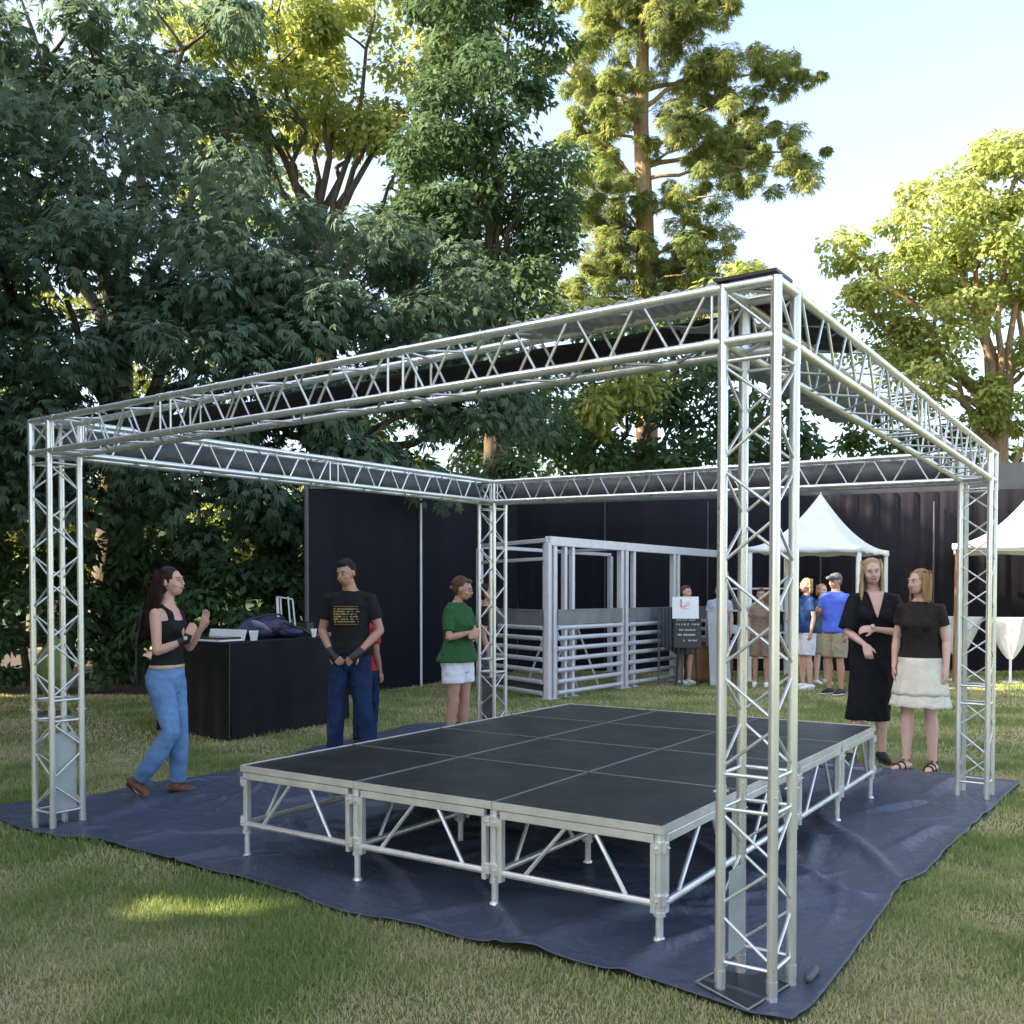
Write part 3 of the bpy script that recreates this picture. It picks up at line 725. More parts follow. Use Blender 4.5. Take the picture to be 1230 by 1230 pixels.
m2.box((ab, 15.8, .62), (.34, .03, 1.26), Matrix.Rotation(R(-12), 3, 'X')); m2.box((ab, 16.05, .62), (.34, .03, 1.26), Matrix.Rotation(R(12), 3, 'X'))
tag(bevel(obj('folding_board', m2, GREYP), .006), 'pale grey folding board beside the near tower, right of the menu board', 'board')

# ------------------------------------------------------------------ pagoda tents
def tent(name, label, cs, eave, peak, posts, mat_post, seedless=0):
    cs = [Vector((*p, 0)) for p in cs]; ctr = sum(cs, Vector())/4; root = thing(name, ctr, label, 'tent', 'white pagoda tents along the back wall')
    m = MB(); NR, NE = 16, 14; vs = []
    ring = []
    for i in range(4):
        a, b_ = cs[i], cs[(i+1) % 4]
        for k in range(NE): ring.append((a.lerp(b_, k/NE), k/NE))
    n = len(ring)
    for r_ in range(NR+1):
        f = r_/NR
        for p, e in ring:
            sag = 1-.05*math.sin(math.pi*e)*f
            q = ctr+(p-ctr)*(.012+.988*f)*sag
            z = eave+(peak-eave)*((1-f)**1.85)
            vs.append(q+Zv*(z-.03*math.sin(math.pi*e)*f*(1-f)))
    fs = [(r_*n+k, r_*n+(k+1) % n, (r_+1)*n+(k+1) % n, (r_+1)*n+k) for r_ in range(NR) for k in range(n)]
    m.add(vs, fs)
    o = local(obj('canopy', m, CANVAS, None, True), root); o.modifiers.new('t', 'SOLIDIFY').thickness = .006
    m = MB(); vs = []
    for p, e in ring:
        q = ctr+(p-ctr)*(1-.05*math.sin(math.pi*e))*1.004
        vs += [q+Zv*(eave+.005), q*1.0+Zv*(eave-.09+.015*math.sin(e*math.pi*6))]
    m.add(vs, [(2*k, 2*((k+1) % n), 2*((k+1) % n)+1, 2*k+1) for k in range(n)])
    o = local(obj('valance', m, CANVAS, None, True), root); o.modifiers.new('t', 'SOLIDIFY').thickness = .004
    m = MB(); m.tube(ctr+Zv*(peak-.06), ctr+Zv*(peak+.05), .02, .006); local(obj('finial', m, WHITE), root)
    for i in posts:
        p = cs[i]+(ctr-cs[i])*.05
        m = MB(); m.bar(p, p+Zv*(eave), .07, .07, up=(1, 0, 0)); m.box(p+Zv*.01, (.16, .16, .02)); local(bevel(obj('post', m, mat_post), .006), root)
    return root, ctr
tent('pagoda_tent', 'white peaked pagoda tent behind the woman in the long black dress', [(4.08, 16.5), (5.92, 16.15), (7.10, 17.95), (5.26, 18.3)], 2.30, 3.27, (0, 1, 2, 3), WHITE)
t2, c2 = tent('pagoda_tent', 'white peaked tent cut off by the right edge of the photo', [(7.48, 16.2), (10.8, 15.7), (11.7, 18.2), (8.62, 18.6)], 2.34, 3.75, (1, 2), WHITE)
for (x, y) in ((7.58, 16.3), (7.74, 16.55), (7.95, 16.95)):
    m = MB(); m.bar((x, y, 0), (x+.03, y, 2.3), .075, .05, up=(1, 0, 0)); local(bevel(obj('timber_post', m, WOOD), .005), t2)
m = MB(); m.bar((7.58, 16.3, .9), (7.74, 16.55, 1.5), .04, .03); m.bar((7.60, 16.3, 1.6), (7.92, 16.9, 1.1), .04, .03); local(obj('timber_brace', m, WOOD), t2)
# stall counter under first tent
st = thing('stall_shelf', (4.7, 17.2, 0), 'pale stall shelving with boxes under the pagoda tent, seen through the near tower', 'shelf')
m = MB()
for z in (.35, .8, 1.2, 1.6): m.box((4.55, 17.6, z), (1.2, .4, .03))
for x in (3.97, 5.13):
    for y in (17.42, 17.78): m.bar((x, y, 0), (x, y, 1.9), .04, .04, up=(1, 0, 0))
local(obj('rack', m, PENM), st)
rb = random.Random(8)
for z in (.365, .815, 1.215):
    x = 4.05
    while x < 5.0:
        w = rb.uniform(.1, .22); h = rb.uniform(.12, .28); m = MB(); m.box((x+w/2, 17.56, z+h/2), (w, .25, h))
        local(bevel(obj('stock_box', m, rb.choice((GREYP, DGREY, WHITE, BROWNW))), .006), st); x += w+.03
# cocktail tables
def cocktail(loc, label, h=1.08, r=.34):
    root = thing('cocktail_table', loc, label, 'table', 'white clothed cocktail tables by the right tent')
    m = MB(); m.rings([((0, 0, h), r, r), ((0, 0, h+.02), r, r)], n=32); obj('tabletop', m, WHITE, root)
    m = MB(); NA = 72; rs = []
    for k in range(13):
        f = k/12; z = h+.024-f*(h-.38)
        rs.append((z, r*1.02*(1-f)**.85+.05, f))
    vs = []
    for z, rr, f in rs:
        for a in range(NA):
            an = 2*math.pi*a/NA; w = 1+.16*f*math.cos(4*an)+.07*f*math.sin(11*an)
            vs.append((rr*w*math.cos(an), rr*w*math.sin(an), z))
    m.add(vs, [(i*NA+a, i*NA+(a+1) % NA, (i+1)*NA+(a+1) % NA, (i+1)*NA+a) for i in range(12) for a in range(NA)]+[tuple(range(NA-1, -1, -1))])
    obj('cloth', m, WCL, root, True)
    m = MB(); m.tube((0, 0, .02), (0, 0, h), .022); m.rings([((0, 0, 0), .2, .2), ((0, 0, .02), .19, .19)], n=24); obj('pedestal', m, WHITE, root)
    m = MB(); m.chain([(-.05, 0, .42), (0, -.055, .40), (.05, 0, .42), (0, .055, .40), (-.05, 0, .42)], [.018]*5, n=8); obj('tie', m, WCL, root, True)
    return root
cocktail((8.55, 16.35, 0), 'cocktail table with white gathered cloth at the far right edge')
cocktail((7.85, 16.75, 0), 'cocktail table with white cloth half hidden behind the right tower')
# lime bundle behind left tower
bp = G(57, 852); m = MB(); m.chain([(-5.62, 11.9, .28), (-5.62, 11.9, .45), (-5.64, 11.9, .62), (-5.62, 11.9, .82), (-5.60, 11.9, 1.0)], [.10, .18, .19, .12, .03], n=18)
pz = thing('lime_bundle', (-5.62, 11.9, 0), 'lime green cloth bundle seen through the left tower', 'bundle')
local(link('fabric', remesh(m, .02, 1, disp=(.03, 6, .3)), simple('lime_cloth', (.15, .19, .05), .7), None, True), pz)
m = MB(); m.tube((-5.62, 11.9, 0), (-5.60, 11.9, 1.08), .018); m.box((-5.62, 11.9, .02), (.3, .3, .04)); local(obj('pole', m, DGREY), pz)

# ------------------------------------------------------------------ people
def E3(yaw=0, pitch=0, roll=0):
    return Matrix.Rotation(yaw, 3, 'Z') @ Matrix.Rotation(pitch, 3, 'X') @ Matrix.Rotation(roll, 3, 'Y')
TORSO = {  # z, half width, half depth, y offset   (height 1.75 figure)
 'm': [(.80, .10, .085, .0), (.86, .155, .105, .01), (.93, .165, .115, .01), (1.0, .158, .108, .0), (1.08, .145, .100, -.005), (1.17, .150, .102, -.005), (1.27, .168, .110, 0), (1.36, .180, .108, .005), (1.43, .152, .088, .01), (1.475, .088, .062, .012), (1.51, .06, .055, .008)],
 'f': [(.80, .10, .085, .0), (.86, .160, .112, .015), (.92, .172, .120, .015), (1.0, .150, .102, .0), (1.09, .122, .086, -.005), (1.17, .128, .090, -.005), (1.27, .146, .108, -.012), (1.34, .150, .098, -.004), (1.41, .142, .078, .005), (1.46, .085, .058, .010), (1.505, .048, .046, .006)]}
class Person:
    def __init__(s, loc, yaw, h, label, sex='f', skin=SKIN, fine=True, group=None):
        s.root = thing('person', loc, label, 'person', group, yaw); s.k = h/1.75; s.root.scale = (s.k,)*3
        s.sex = sex; s.skin = skin; s.vox = .0052 if fine else .0085; s.fine = fine
        s.J = dict(hipR=(-.088, .0, .90), hipL=(.088, .0, .90), knR=(-.098, -.015, .49), knL=(.098, -.015, .49), anR=(-.10, .015, .085), anL=(.10, .015, .085),
                   shR=(-.175, .0, 1.415), shL=(.175, .0, 1.415), elR=(-.225, .02, 1.14), elL=(.225, .02, 1.14), wrR=(-.235, -.04, .895), wrL=(.235, -.04, .895),
                   toeR=(-.03, -1, 0), toeL=(.03, -1, 0), head=(0, -.012, 1.645))
        if sex == 'f': s.J.update(shR=(-.150, .0, 1.405), shL=(.150, .0, 1.405), elR=(-.19, .02, 1.14), elL=(.19, .02, 1.14), wrR=(-.20, -.04, .90), wrL=(.20, -.04, .90))
        s.hd = Matrix.Identity(3); s.lean = (0, 0); s.hands = {}; s.g = 1.0; s.heel = {'R': 0, 'L': 0}; s.bust = .035 if sex == 'f' else 0; s.shod = True
    def j(s, n): return Vector(s.J[n])
    def tor(s, z0, z1, inf=0.0, n=26, capfn=None):
        rows = []
        T_ = TORSO[s.sex]; zs = [t_[0] for t_ in T_]
        zz = sorted(set([z for z in zs if z0 < z < z1]+[z0, z1]))
        for z in zz:
            a = np.interp(z, zs, [t_[1] for t_ in T_])*s.g; b_ = np.interp(z, zs, [t_[2] for t_ in T_])*s.g; y = np.interp(z, zs, [t_[3] for t_ in T_])
            f = max(0, (z-.95)/.5); rows.append(((s.lean[0]*f, y+s.lean[1]*f, z), a+inf, b_+inf))
        return rows
    def body(s, barefoot=True, build_hands=True):
        mb = MB(); J = s.j
        mb.rings(s.tor(.86, 1.51), n=28)
        if s.bust:
            for sx in (-1, 1): mb.ell((sx*.062+s.lean[0]*.6, -.075+s.lean[1]*.6, 1.275), (.062, .055, .062))
        nb = Vector((s.lean[0], s.lean[1]+.01, 1.46)); H = J('head')
        rn = .058 if s.sex == 'm' else .046
        mb.chain([nb, nb.lerp(H, .5)+Vector((0, .01, 0)), H+Vector((0, .012, -.03))], [rn*1.15, rn, rn], n=16)
        for sd in 'RL':
            sh, el, wr = J('sh'+sd), J('el'+sd), J('wr'+sd); m_ = 1.0 if s.sex == 'm' else .86
            mb.chain([sh-Vector((0, 0, .008)), sh.lerp(el, .3), sh.lerp(el, .75), el], [.050*m_, .050*m_, .042*m_, .038*m_], n=14)
            mb.chain([el, el.lerp(wr, .28), el.lerp(wr, .75), wr], [.037*m_, .041*m_, .029*m_, .0245*m_], n=14)
            hp, kn, an = J('hip'+sd), J('kn'+sd), J('an'+sd)
            mb.chain([hp, hp.lerp(kn, .35), hp.lerp(kn, .8), kn], [.088*s.g, .080*s.g, .058, .052], n=16)
            mb.chain([kn, kn.lerp(an, .25)+Vector((0, .012, 0)), kn.lerp(an, .5)+Vector((0, .006, 0)), kn.lerp(an, .85), an], [.050, .056, .048, .034, .033], n=16)
            t_ = J('toe'+sd).normalized(); up = Vector((0, 0, 1)); hl = s.heel[sd]
            side = t_.cross(up).normalized(); fk_ = .78 if s.shod else 1.0; base = an-up*(.046 if s.shod else .055)
            mb.chain([base-t_*.03+up*(-.0), base+t_*.05+up*(.0-.2*hl), base+t_*.11+up*(-.008-.55*hl), base+t_*.155+up*(-.014-.6*hl)], [.030*fk_, .032*fk_, .026*fk_, .017*fk_], n=14, flat=1.3, up=side)
            if build_hands: s.hand(mb, wr, (wr-el).normalized(), sd)
        # head
        M = s.hd; hc = H; e = lambda p, r_, **k: mb.ell(hc+M @ Vector(p), r_, M, **k)
        e((0, .012, .012), (.073, .092, .095)); e((0, -.028, -.045), (.054, .058, .062)); e((0, -.046, -.082), (.024, .024, .022))
        e((-.030, -.052, -.03), (.028, .026, .026)); e((.030, -.052, -.03), (.028, .026, .026))
        e((0, -.069, .028), (.048, .013, .015))
        mb.chain([hc+M @ Vector((0, -.082, .016)), hc+M @ Vector((0, -.092, -.006)), hc+M @ Vector((0, -.099, -.021))], [.007, .008, .0105], n=10)
        e((0, -.082, -.052), (.022, .012, .010)); 
        for sx in (-1, 1):
            e((sx*.075, .012, -.008), (.010, .018, .030)); e((sx*.010, -.096, -.028), (.008, .009, .007))
        me = remesh(mb, s.vox, 4 if s.fine else 2, 'body')
        s.b = link('body', me, s.skin, s.root, True)
        # eyes, brows, mouth
        for sx in (-1, 1):
            m = MB(); m.ell(hc+M @ Vector((sx*.030, -.0770, .006)), (.0125, .008, .0048), M, 10, 8); obj('eye', m, EYEW, s.root, True)
            m = MB(); m.ell(hc+M @ Vector((sx*.030, -.0835, .006)), (.0052, .004, .0048), M, 10, 8)
            m.ell(hc+M @ Vector((sx*.030, -.0825, .0128)), (.0145, .004, .0016), M, 10, 6); obj('pupil', m, IRIS, s.root, True)
            m = MB(); m.chain([hc+M @ Vector((sx*.014, -.090, .024)), hc+M @ Vector((sx*.032, -.0885, .030)), hc+M @ Vector((sx*.050, -.076, .024))], [.002, .0026, .0014], n=6); obj('eyebrow', m, s.brow, s.root, True)
        m = MB(); m.chain([hc+M @ Vector((-.025, -.082, -.048+.008*s.smile)), hc+M @ Vector((-.012, -.0935, -.0535+.002*s.smile)), hc+M @ Vector((0, -.096, -.055)), hc+M @ Vector((.012, -.0935, -.0535+.002*s.smile)), hc+M @ Vector((.025, -.082, -.048+.008*s.smile))], [.002, .0045, .0055, .0045, .002], n=8)
        obj('lips', m, LIPS, s.root, True)
        if s.smile:
            m = MB(); m.chain([hc+M @ Vector((-.018, -.0905, -.049)), hc+M @ Vector((0, -.0975, -.0525)), hc+M @ Vector((.018, -.0905, -.049))], [.002, .0026, .002], n=8); obj('teeth', m, TEETH, s.root, True)
    def hand(s, mb, wr, d, sd):
        h = s.hands.get(sd, {}); d = Vector(h.get('dir', d)).normalized(); nrm = Vector(h.get('palm', (1 if sd == 'R' else -1, 0, 0)))
        nrm = (nrm-d*nrm.dot(d)).normalized(); sd_ = nrm.cross(d).normalized(); curl = h.get('curl', .35); k = .95 if s.sex == 'm' else .86
        th = h.get('thumb', 1)
        mb.chain([wr, wr+d*.035*k, wr+d*.075*k, wr+d*.088*k], [.014, .0155, .0145, .012], n=14, flat=2.5, up=sd_)
        for i, (o, L) in enumerate(((-.030, .066), (-.010, .076), (.010, .072), (.029, .056))):
            p = wr+(d*.082+sd_*o*1.05)*k; q = p; dd = d.copy(); pts = [p]
            for sgm, fr in ((0, .45), (1, .32), (2, .23)):
                ang = curl*(1.1 if sgm else .6)*(1+.12*i); dd = (dd*math.cos(ang)+nrm*math.sin(ang)).normalized(); q = q+dd*L*fr*k; pts.append(q)
                nrm2 = nrm
            mb.chain(pts, [.0090, .0085, .0078, .0070], n=8)
        t0 = wr+(d*.022-sd_*.026*th)*k; t1 = t0+(d*.6-sd_*.75*th+nrm*.35).normalized()*.038*k; t2 = t1+(d*.85-sd_*.30*th+nrm*.3).normalized()*.032*k
        mb.chain([t0, t1, t2], [.0125, .0105, .0085], n=8)
    def garment(s, name, fn, mat, vox=None, sm=2, disp=(.006, 14, .6)):
        mb = MB(); fn(mb); me = remesh(mb, vox or (.008 if s.fine else .012), sm, name, disp); return link(name, me, mat, s.root, True)
    def shirt(s, mat, z0=.93, sleeve=.55, inf=.016, flare=.012, name='shirt', top=1.492):
        def fn(mb):
            r_ = s.tor(z0, top, inf); r_ = [((c_[0], c_[1], c_[2]), a+flare*max(0, (1.2-c_[2])/.3), b_+flare*max(0, (1.2-c_[2])/.3)) for c_, a, b_ in r_]
            mb.rings(r_, n=30)
            if s.bust:
                for sx in (-1, 1): mb.ell((sx*.062+s.lean[0]*.6, -.078+s.lean[1]*.6, 1.275), (.072, .062, .068))
            for sd in 'RL':
                if sleeve <= 0: continue
                sh, el = s.j('sh'+sd), s.j('el'+sd); m_ = 1.0 if s.sex == 'm' else .88; inner = Vector((sh.x*.6, sh.y, sh.z+.005))
                mb.chain([inner, sh+Vector((0, 0, .002)), sh.lerp(el, sleeve*.5), sh.lerp(el, sleeve)], [.054*m_, .067*m_, .065*m_, .066*m_], n=16, dome=False)
        return s.garment(name, fn, mat)
    def pants(s, mat, to=1.0, inf=.014, ztop=1.0, hem=None, name='trousers', legr=(.100, .094, .072, .066, .060)):
        def fn(mb):
            mb.rings(s.tor(.80, ztop, inf), n=30)
            mb.ell((0, .0, .83), (.06, .085, .07))
            for sd in 'RL':
                hp, kn, an = s.j('hip'+sd), s.j('kn'+sd), s.j('an'+sd)
                if to <= 1.0 and to < .5+1e-6 or hem == 'short':
                    e_ = hp.lerp(kn, to); mb.chain([hp, hp.lerp(e_, .5), e_], [legr[0], legr[0]*1.0, legr[0]*(.98 if to < .8 else .9)], n=20, dome=False)
                else:
                    mb.chain([hp, hp.lerp(kn, .4), kn, kn.lerp(an, .5), kn.lerp(an, .97 if to >= 1 else to)], list(legr), n=20, dome=False)
        return s.garment(name, fn, mat)
    def shoe(s, mat, sole, sd, L=.25, high=.0, name='shoe'):
        an = s.j('an'+sd); t_ = s.j('toe'+sd); hl = s.heel[sd]; t_ = Vector((t_.x, t_.y, 0)).normalized(); up = Vector((0, 0, 1))
        pt = (t_*math.cos(hl)-up*math.sin(hl)).normalized(); pu = (up*math.cos(hl)+t_*math.sin(hl)).normalized(); side = pt.cross(pu)
        b0 = an-pu*.06
        def fn(mb):
            mb.chain([b0-pt*.055+pu*.022, b0-pt*.01+pu*.03, b0+pt*.05+pu*.022, b0+pt*.11+pu*.010, b0+pt*.165+pu*.002], [.034, .040, .036, .030, .020], n=16, flat=1.15, up=side)
            if high > -.5: mb.chain([b0+pu*.02-pt*.012, an+pu*(.005+high)-pt*.008], [.040, .040], n=16, dome=False)
        o = s.garment(name, fn, mat, .006, 1, None)
        m = MB(); m.chain([b0-pt*.06-pu*.016, b0+pt*.0-pu*.016, b0+pt*.06-pu*.017, b0+pt*.12-pu*.018, b0+pt*.18-pu*.014], [.011, .012, .012, .012, .009], n=12, flat=3.1, up=side)
        obj('sole', m, sole, o, True)
        return o
    def sandal(s, sd, mat=BLK):
        an = s.j('an'+sd); t_ = Vector(s.J['toe'+sd]); t_ = Vector((t_.x, t_.y, 0)).normalized(); side = t_.cross(Zv); b0 = an-Zv*.055
        m = MB(); m.chain([b0-t_*.07-Zv*.028, b0-Zv*.028, b0+t_*.08-Zv*.03, b0+t_*.18-Zv*.026], [.008]*4, n=12, flat=5.0, up=side)
        for f, hh, w in ((.11, .022, .043), (.05, .036, .045)):
            m.chain([b0+t_*f+side*w-Zv*.02, b0+t_*f+side*w*.7+Zv*hh*.8, b0+t_*f+Zv*(hh+.004), b0+t_*f-side*w*.7+Zv*hh*.8, b0+t_*f-side*w-Zv*.02], [.008]*5, n=8)
        m.chain([an+side*.034+t_*.0+Zv*.0, an+t_*.037, an-side*.036, an-t_*.036, an+side*.034], [.006]*5, n=8)
        obj('sandal', m, mat, s.root, True)
    def hair_short(s, mat, back=.02, top=.016):
        H = s.j('head'); M = s.hd
        def fn(mb):
            mb.ell(H+M @ Vector((0, .030+back*.3, .034)), (.079, .090, .086+top*.3), M); mb.ell(H+M @ Vector((0, .045, -.005)), (.073, .065, .075), M)
            mb.ell(H+M @ Vector((0, -.034, .086)), (.052, .036, .014+top*.6), M)
        return s.garment('hair', fn, mat, .006, 1, (.006, 60, 1))
    def hair_long(s, mat, L, spread=.09, waves=.012, n=150, front=True, back=.06, seed=1, parts=.0):
        H = s.j('head'); M = s.hd; rr = random.Random(seed)
        mb = MB(); mb.ell(H+M @ Vector((0, .026, .024)), (.083, .094, .098), M); mb.ell(H+M @ Vector((0, .05, -.03)), (.072, .06, .08), M)
        for k in range(int(n*1.8)):
            a = rr.uniform(-1, 1); az = a*R(118 if front else 95)   # 0 = back of the head
            ca, sa = math.cos(az), math.sin(az)
            r0 = Vector((sa*.082, .022+ca*.090, .04+rr.uniform(-.03, .06)))
            topp = Vector((sa*.03+parts, .012+ca*.04, .108)); LL = L*rr.uniform(.82, 1.05); ph = rr.uniform(0, 6); mid_ = Vector((sa*.066, .022+ca*.074, .080-.028*abs(sa))); pts = [H+M @ topp, H+M @ mid_, H+M @ r0]
            m_ = 7
            for i in range(1, m_+1):
                f = i/m_; o = 1+.25*math.sin(f*3)
                p = Vector((r0.x*(1+spread*3*f)+waves*math.sin(f*9+ph)*f, r0.y*(1-.1*f)+back*f*(.5+ca*.5)+waves*math.cos(f*8+ph)*f, 0))
                w = M @ Vector((p.x, p.y, r0.z*(1-f)*0)); q = H+w+Vector((0, 0, r0.z-LL*f))
                pts.append(q)
            rad = [.005, .007]+[rr.uniform(.005, .009)]*(m_)+[.002]
            mb.chain(pts, rad, n=6)
        o = link('hair', mb.mesh('hair'), mat, s.root, True); return o

def wpos(px, py, Y): 
    p = AT(px, py, Y); return (p.x, p.y, 0)

# --- woman in light jeans, in profile
w1 = Person((-2.50, 7.06, .012), R(82), 1.685, 'woman in black sleeveless top and light blue jeans talking beside the left tower', 'f', SKIN)
w1.brow = H_DARK; w1.smile = False
w1.J.update(hipR=(-.085, .02, .90), hipL=(.085, .0, .90), knR=(-.10, -.085, .51), knL=(.09, -.05, .50), anR=(-.12, .165, .135), anL=(.095, -.035, .085),
            toeR=(-.05, -1, 0), toeL=(.05, -1, 0), shR=(-.15, .01, 1.405), shL=(.15, -.01, 1.405), elR=(-.20, -.03, 1.12), wrR=(-.15, -.235, 1.205), elL=(.19, -.09, 1.13), wrL=(.12, -.235, 1.30), head=(0, -.045, 1.640))
w1.heel['R'] = .62; w1.lean = (0, -.015)
w1.hands = {'R': dict(dir=(.02, -.45, .9), palm=(.9, .3, 0), curl=.10), 'L': dict(dir=(-.1, -.35, .95), palm=(-.9, .2, 0), curl=.14)}
w1.hd = E3(R(-4), R(-4))
w1.body()
def tank(mb):
    mb.rings(w1.tor(1.0, 1.345, .013), n=30)
    for sx in (-1, 1):
        mb.ell((sx*.062, -.086, 1.275), (.070, .062, .066))
        mb.chain([(sx*.085, -.085, 1.30), (sx*.088, -.075, 1.40), (sx*.085, -.01, 1.448), (sx*.09, .06, 1.40), (sx*.09, .085, 1.30)], [.03, .024, .022, .03, .04], n=10)
    mb.chain([(0, -.1, 1.28), (0, -.1, 1.25)], [.05, .06])
w1.garment('tank_top', tank, TBLACK)
w1.pants(JEANL, ztop=1.0, legr=(.098, .090, .069, .071, .056), inf=.010)
m = MB(); m.rings([(c_, a+.016, b_+.016) for c_, a, b_ in w1.tor(.985, 1.012, 0)], n=30, caps=False); obj('belt', m, simple('tan_belt', (.5, .36, .24), .5), w1.root, True).modifiers.new('t', 'SOLIDIFY').thickness = .006
for sd in 'RL': w1.shoe(LEATH, simple('boot_sole', (.05, .03, .02), .8), sd, high=.030)
w1.hair_long(H_DARK, .46, .08, .026, 210, False, .17, 2)
wr, el = w1.j('wrR'), w1.j('elR'); d = (wr-el).normalized()
m = MB(); m.chain([wr-d*.055, wr+d*.0, wr+Vector((.0, -.02, .045))], [.034, .033, .032], n=14, dome=False); g1 = obj('wrist_brace', m, BLK, w1.root, True)
m = MB(); m.ell(wr+Vector((-.036, -.01, .015)), (.006, .016, .016)); obj('watch', m, simple('watch_face', (.5, .5, .42), .2), w1.root, True)
m = MB(); m.chain([(-.12, .13, 1.42), (-.13, .16, 1.2), (-.14, .17, .95), (-.13, .16, .86)], [.008, .009, .010, .010], n=8, flat=2); obj('bag_strap', m, BLK, w1.root, True)

# --- man in black t-shirt
mp = AT(421, 800, 8.75)
m1 = Person((mp.x, 8.75, 0), R(-8), 1.80, 'man in black T-shirt with gold print and dark jeans standing behind the stage', 'm', SKINT)
m1.brow = H_BLACK; m1.smile = False
m1.J.update(elR=(-.265, .02, 1.135), wrR=(-.125, -.155, .945), elL=(.265, .02, 1.135), wrL=(.115, -.155, .945), knR=(-.125, -.02, .49), knL=(.12, -.02, .49), anR=(-.155, .015, .085), anL=(.16, .03, .085), head=(-.03, -.04, 1.640), toeR=(-.15, -1, 0), toeL=(.6, -1, 0))
m1.hd = E3(R(-14), R(10), R(-6))
m1.hands = {'R': dict(dir=(.72, -.2, -.62), palm=(.0, .9, -.2), curl=.42, thumb=-1), 'L': dict(dir=(-.72, -.25, -.6), palm=(0, .9, -.2), curl=.42, thumb=1)}
m1.body(); sh1 = m1.shirt(TBLACK, .93, .62, .020, .022, top=1.485)
m1.pants(JEAND, ztop=.98, legr=(.100, .094, .074, .074, .072), inf=.014)
for sd in 'RL': m1.shoe(simple('navy_shoe', (.02, .03, .07), .6), BLK, sd, high=-.02)
m1.hair_short(H_BLACK, .02, .03)
for sd, sx in (('R', -1), ('L', 1)):
    wr, el = m1.j('wr'+sd), m1.j('el'+sd); d = (wr-el).normalized(); hd_ = Vector(m1.hands[sd]['dir']).normalized()
    m = MB(); m.chain([wr-d*.045, wr+d*.004, wr+hd_*.045, wr+hd_*.080], [.037, .036, .036, .033], n=14, dome=False, flat=1.15); obj('glove', m, BLK, m1.root, True)
def chest_y(P, x, z):
    r_ = P.tor(z, z+.001, .0)[0]; (cx_, cy_, _), a, b_ = r_
    a += .026; b_ += .026; t_ = max(-1, min(1, (x-cx_)/a)); return cy_-b_*math.sqrt(1-t_*t_)
m = MB(); m_p = MB(); rl = random.Random(6)
for row in range(8):
    z = 1.350-row*.022; x = -.105
    while x < .11:
        w = rl.uniform(.006, .016); 
        if row in (0, 7) or rl.random() < .8:
            y = chest_y(m1, x, z)
            (m if (x < -.04 or row in (0, 7) or rl.random() < .35) else m_p).box((x, y-.004, z), (w, .010, .004 if row in (0, 7) else rl.uniform(.009, .016)))
        x += w+rl.uniform(.001, .004)
obj('shirt_print', m, GOLDP, m1.root); obj('shirt_print', m_p, PALEP, m1.root)

# person just behind the man: only a red and pink sleeve shows
ph = Person((mp.x+.30, 9.6, 0), R(150), 1.44, 'person almost hidden behind the man, only a red and pink sleeve showing', 'f', SKINT, False)
ph.brow = H_DARK; ph.smile = False; ph.J.update(head=(-.03, -.03, 1.6)); 
ph.root.location = (mp.x+.05, 9.3, 0)
ph.J.update(elL=(-.19+.38, .0, 1.2)); ph.body(); ph.shirt(simple('red_cloth', (.5, .03, .05), .8), .93, .6); ph.pants(JEAND); ph.hair_short(H_DARK)
for sd in 'RL': ph.shoe(BLK, BLK, sd)

# --- woman in green shirt, arms folded
gp = AT(550, 800, 9.2)
w3 = Person((gp.x, 9.2, 0), R(58), 1.665, 'person in green T-shirt and white shorts with folded arms left of the rear tower', 'f', SKINT)
w3.brow = H_BROWN; w3.smile = False; w3.g = 1.10; w3.bust = .03
w3.J.update(elR=(-.24, -.06, 1.15), wrR=(-.02, -.20, 1.20), elL=(.24, -.06, 1.15), wrL=(.02, -.22, 1.16), head=(.01, -.06, 1.628), anR=(-.12, .03, .085), anL=(.10, .0, .085))
w3.hands = {'R': dict(dir=(.9, -.1, .1), palm=(0, 1, 0), curl=.4), 'L': dict(dir=(-.9, -.1, .05), palm=(0, 1, 0), curl=.4)}
w3.hd = E3(R(20), R(14)); w3.body(); w3.shirt(GREEN, .90, .78, .030, .03)
w3.pants(WCL, to=.52, hem='short', ztop=.98, legr=(.112, 0, 0, 0, 0), name='shorts', inf=.020); w3.hair_short(H_BROWN, .03)
m = MB(); H = w3.j('head'); m.ell(H+w3.hd @ Vector((.0, .115, -.01)), (.020, .024, .020)); obj('hair_bun', m, H_BLOND, w3.root, True)
for sd in 'RL': w3.shoe(WHITE, WHITE, sd, high=-.02)
# person behind rear tower
w3b = Person((-.235, 10.75, 0), R(88), 1.60, 'person in dark top and grey denim shorts mostly hidden behind the rear tower', 'f', SKINT, False)
w3b.brow = H_DARK; w3b.smile = False; w3b.body(); w3b.shirt(TBLACK); w3b.pants(GREYB, to=.6, hem='short', name='shorts'); w3b.hair_short(H_DARK)
for sd in 'RL': w3b.shoe(BLK, BLK, sd)

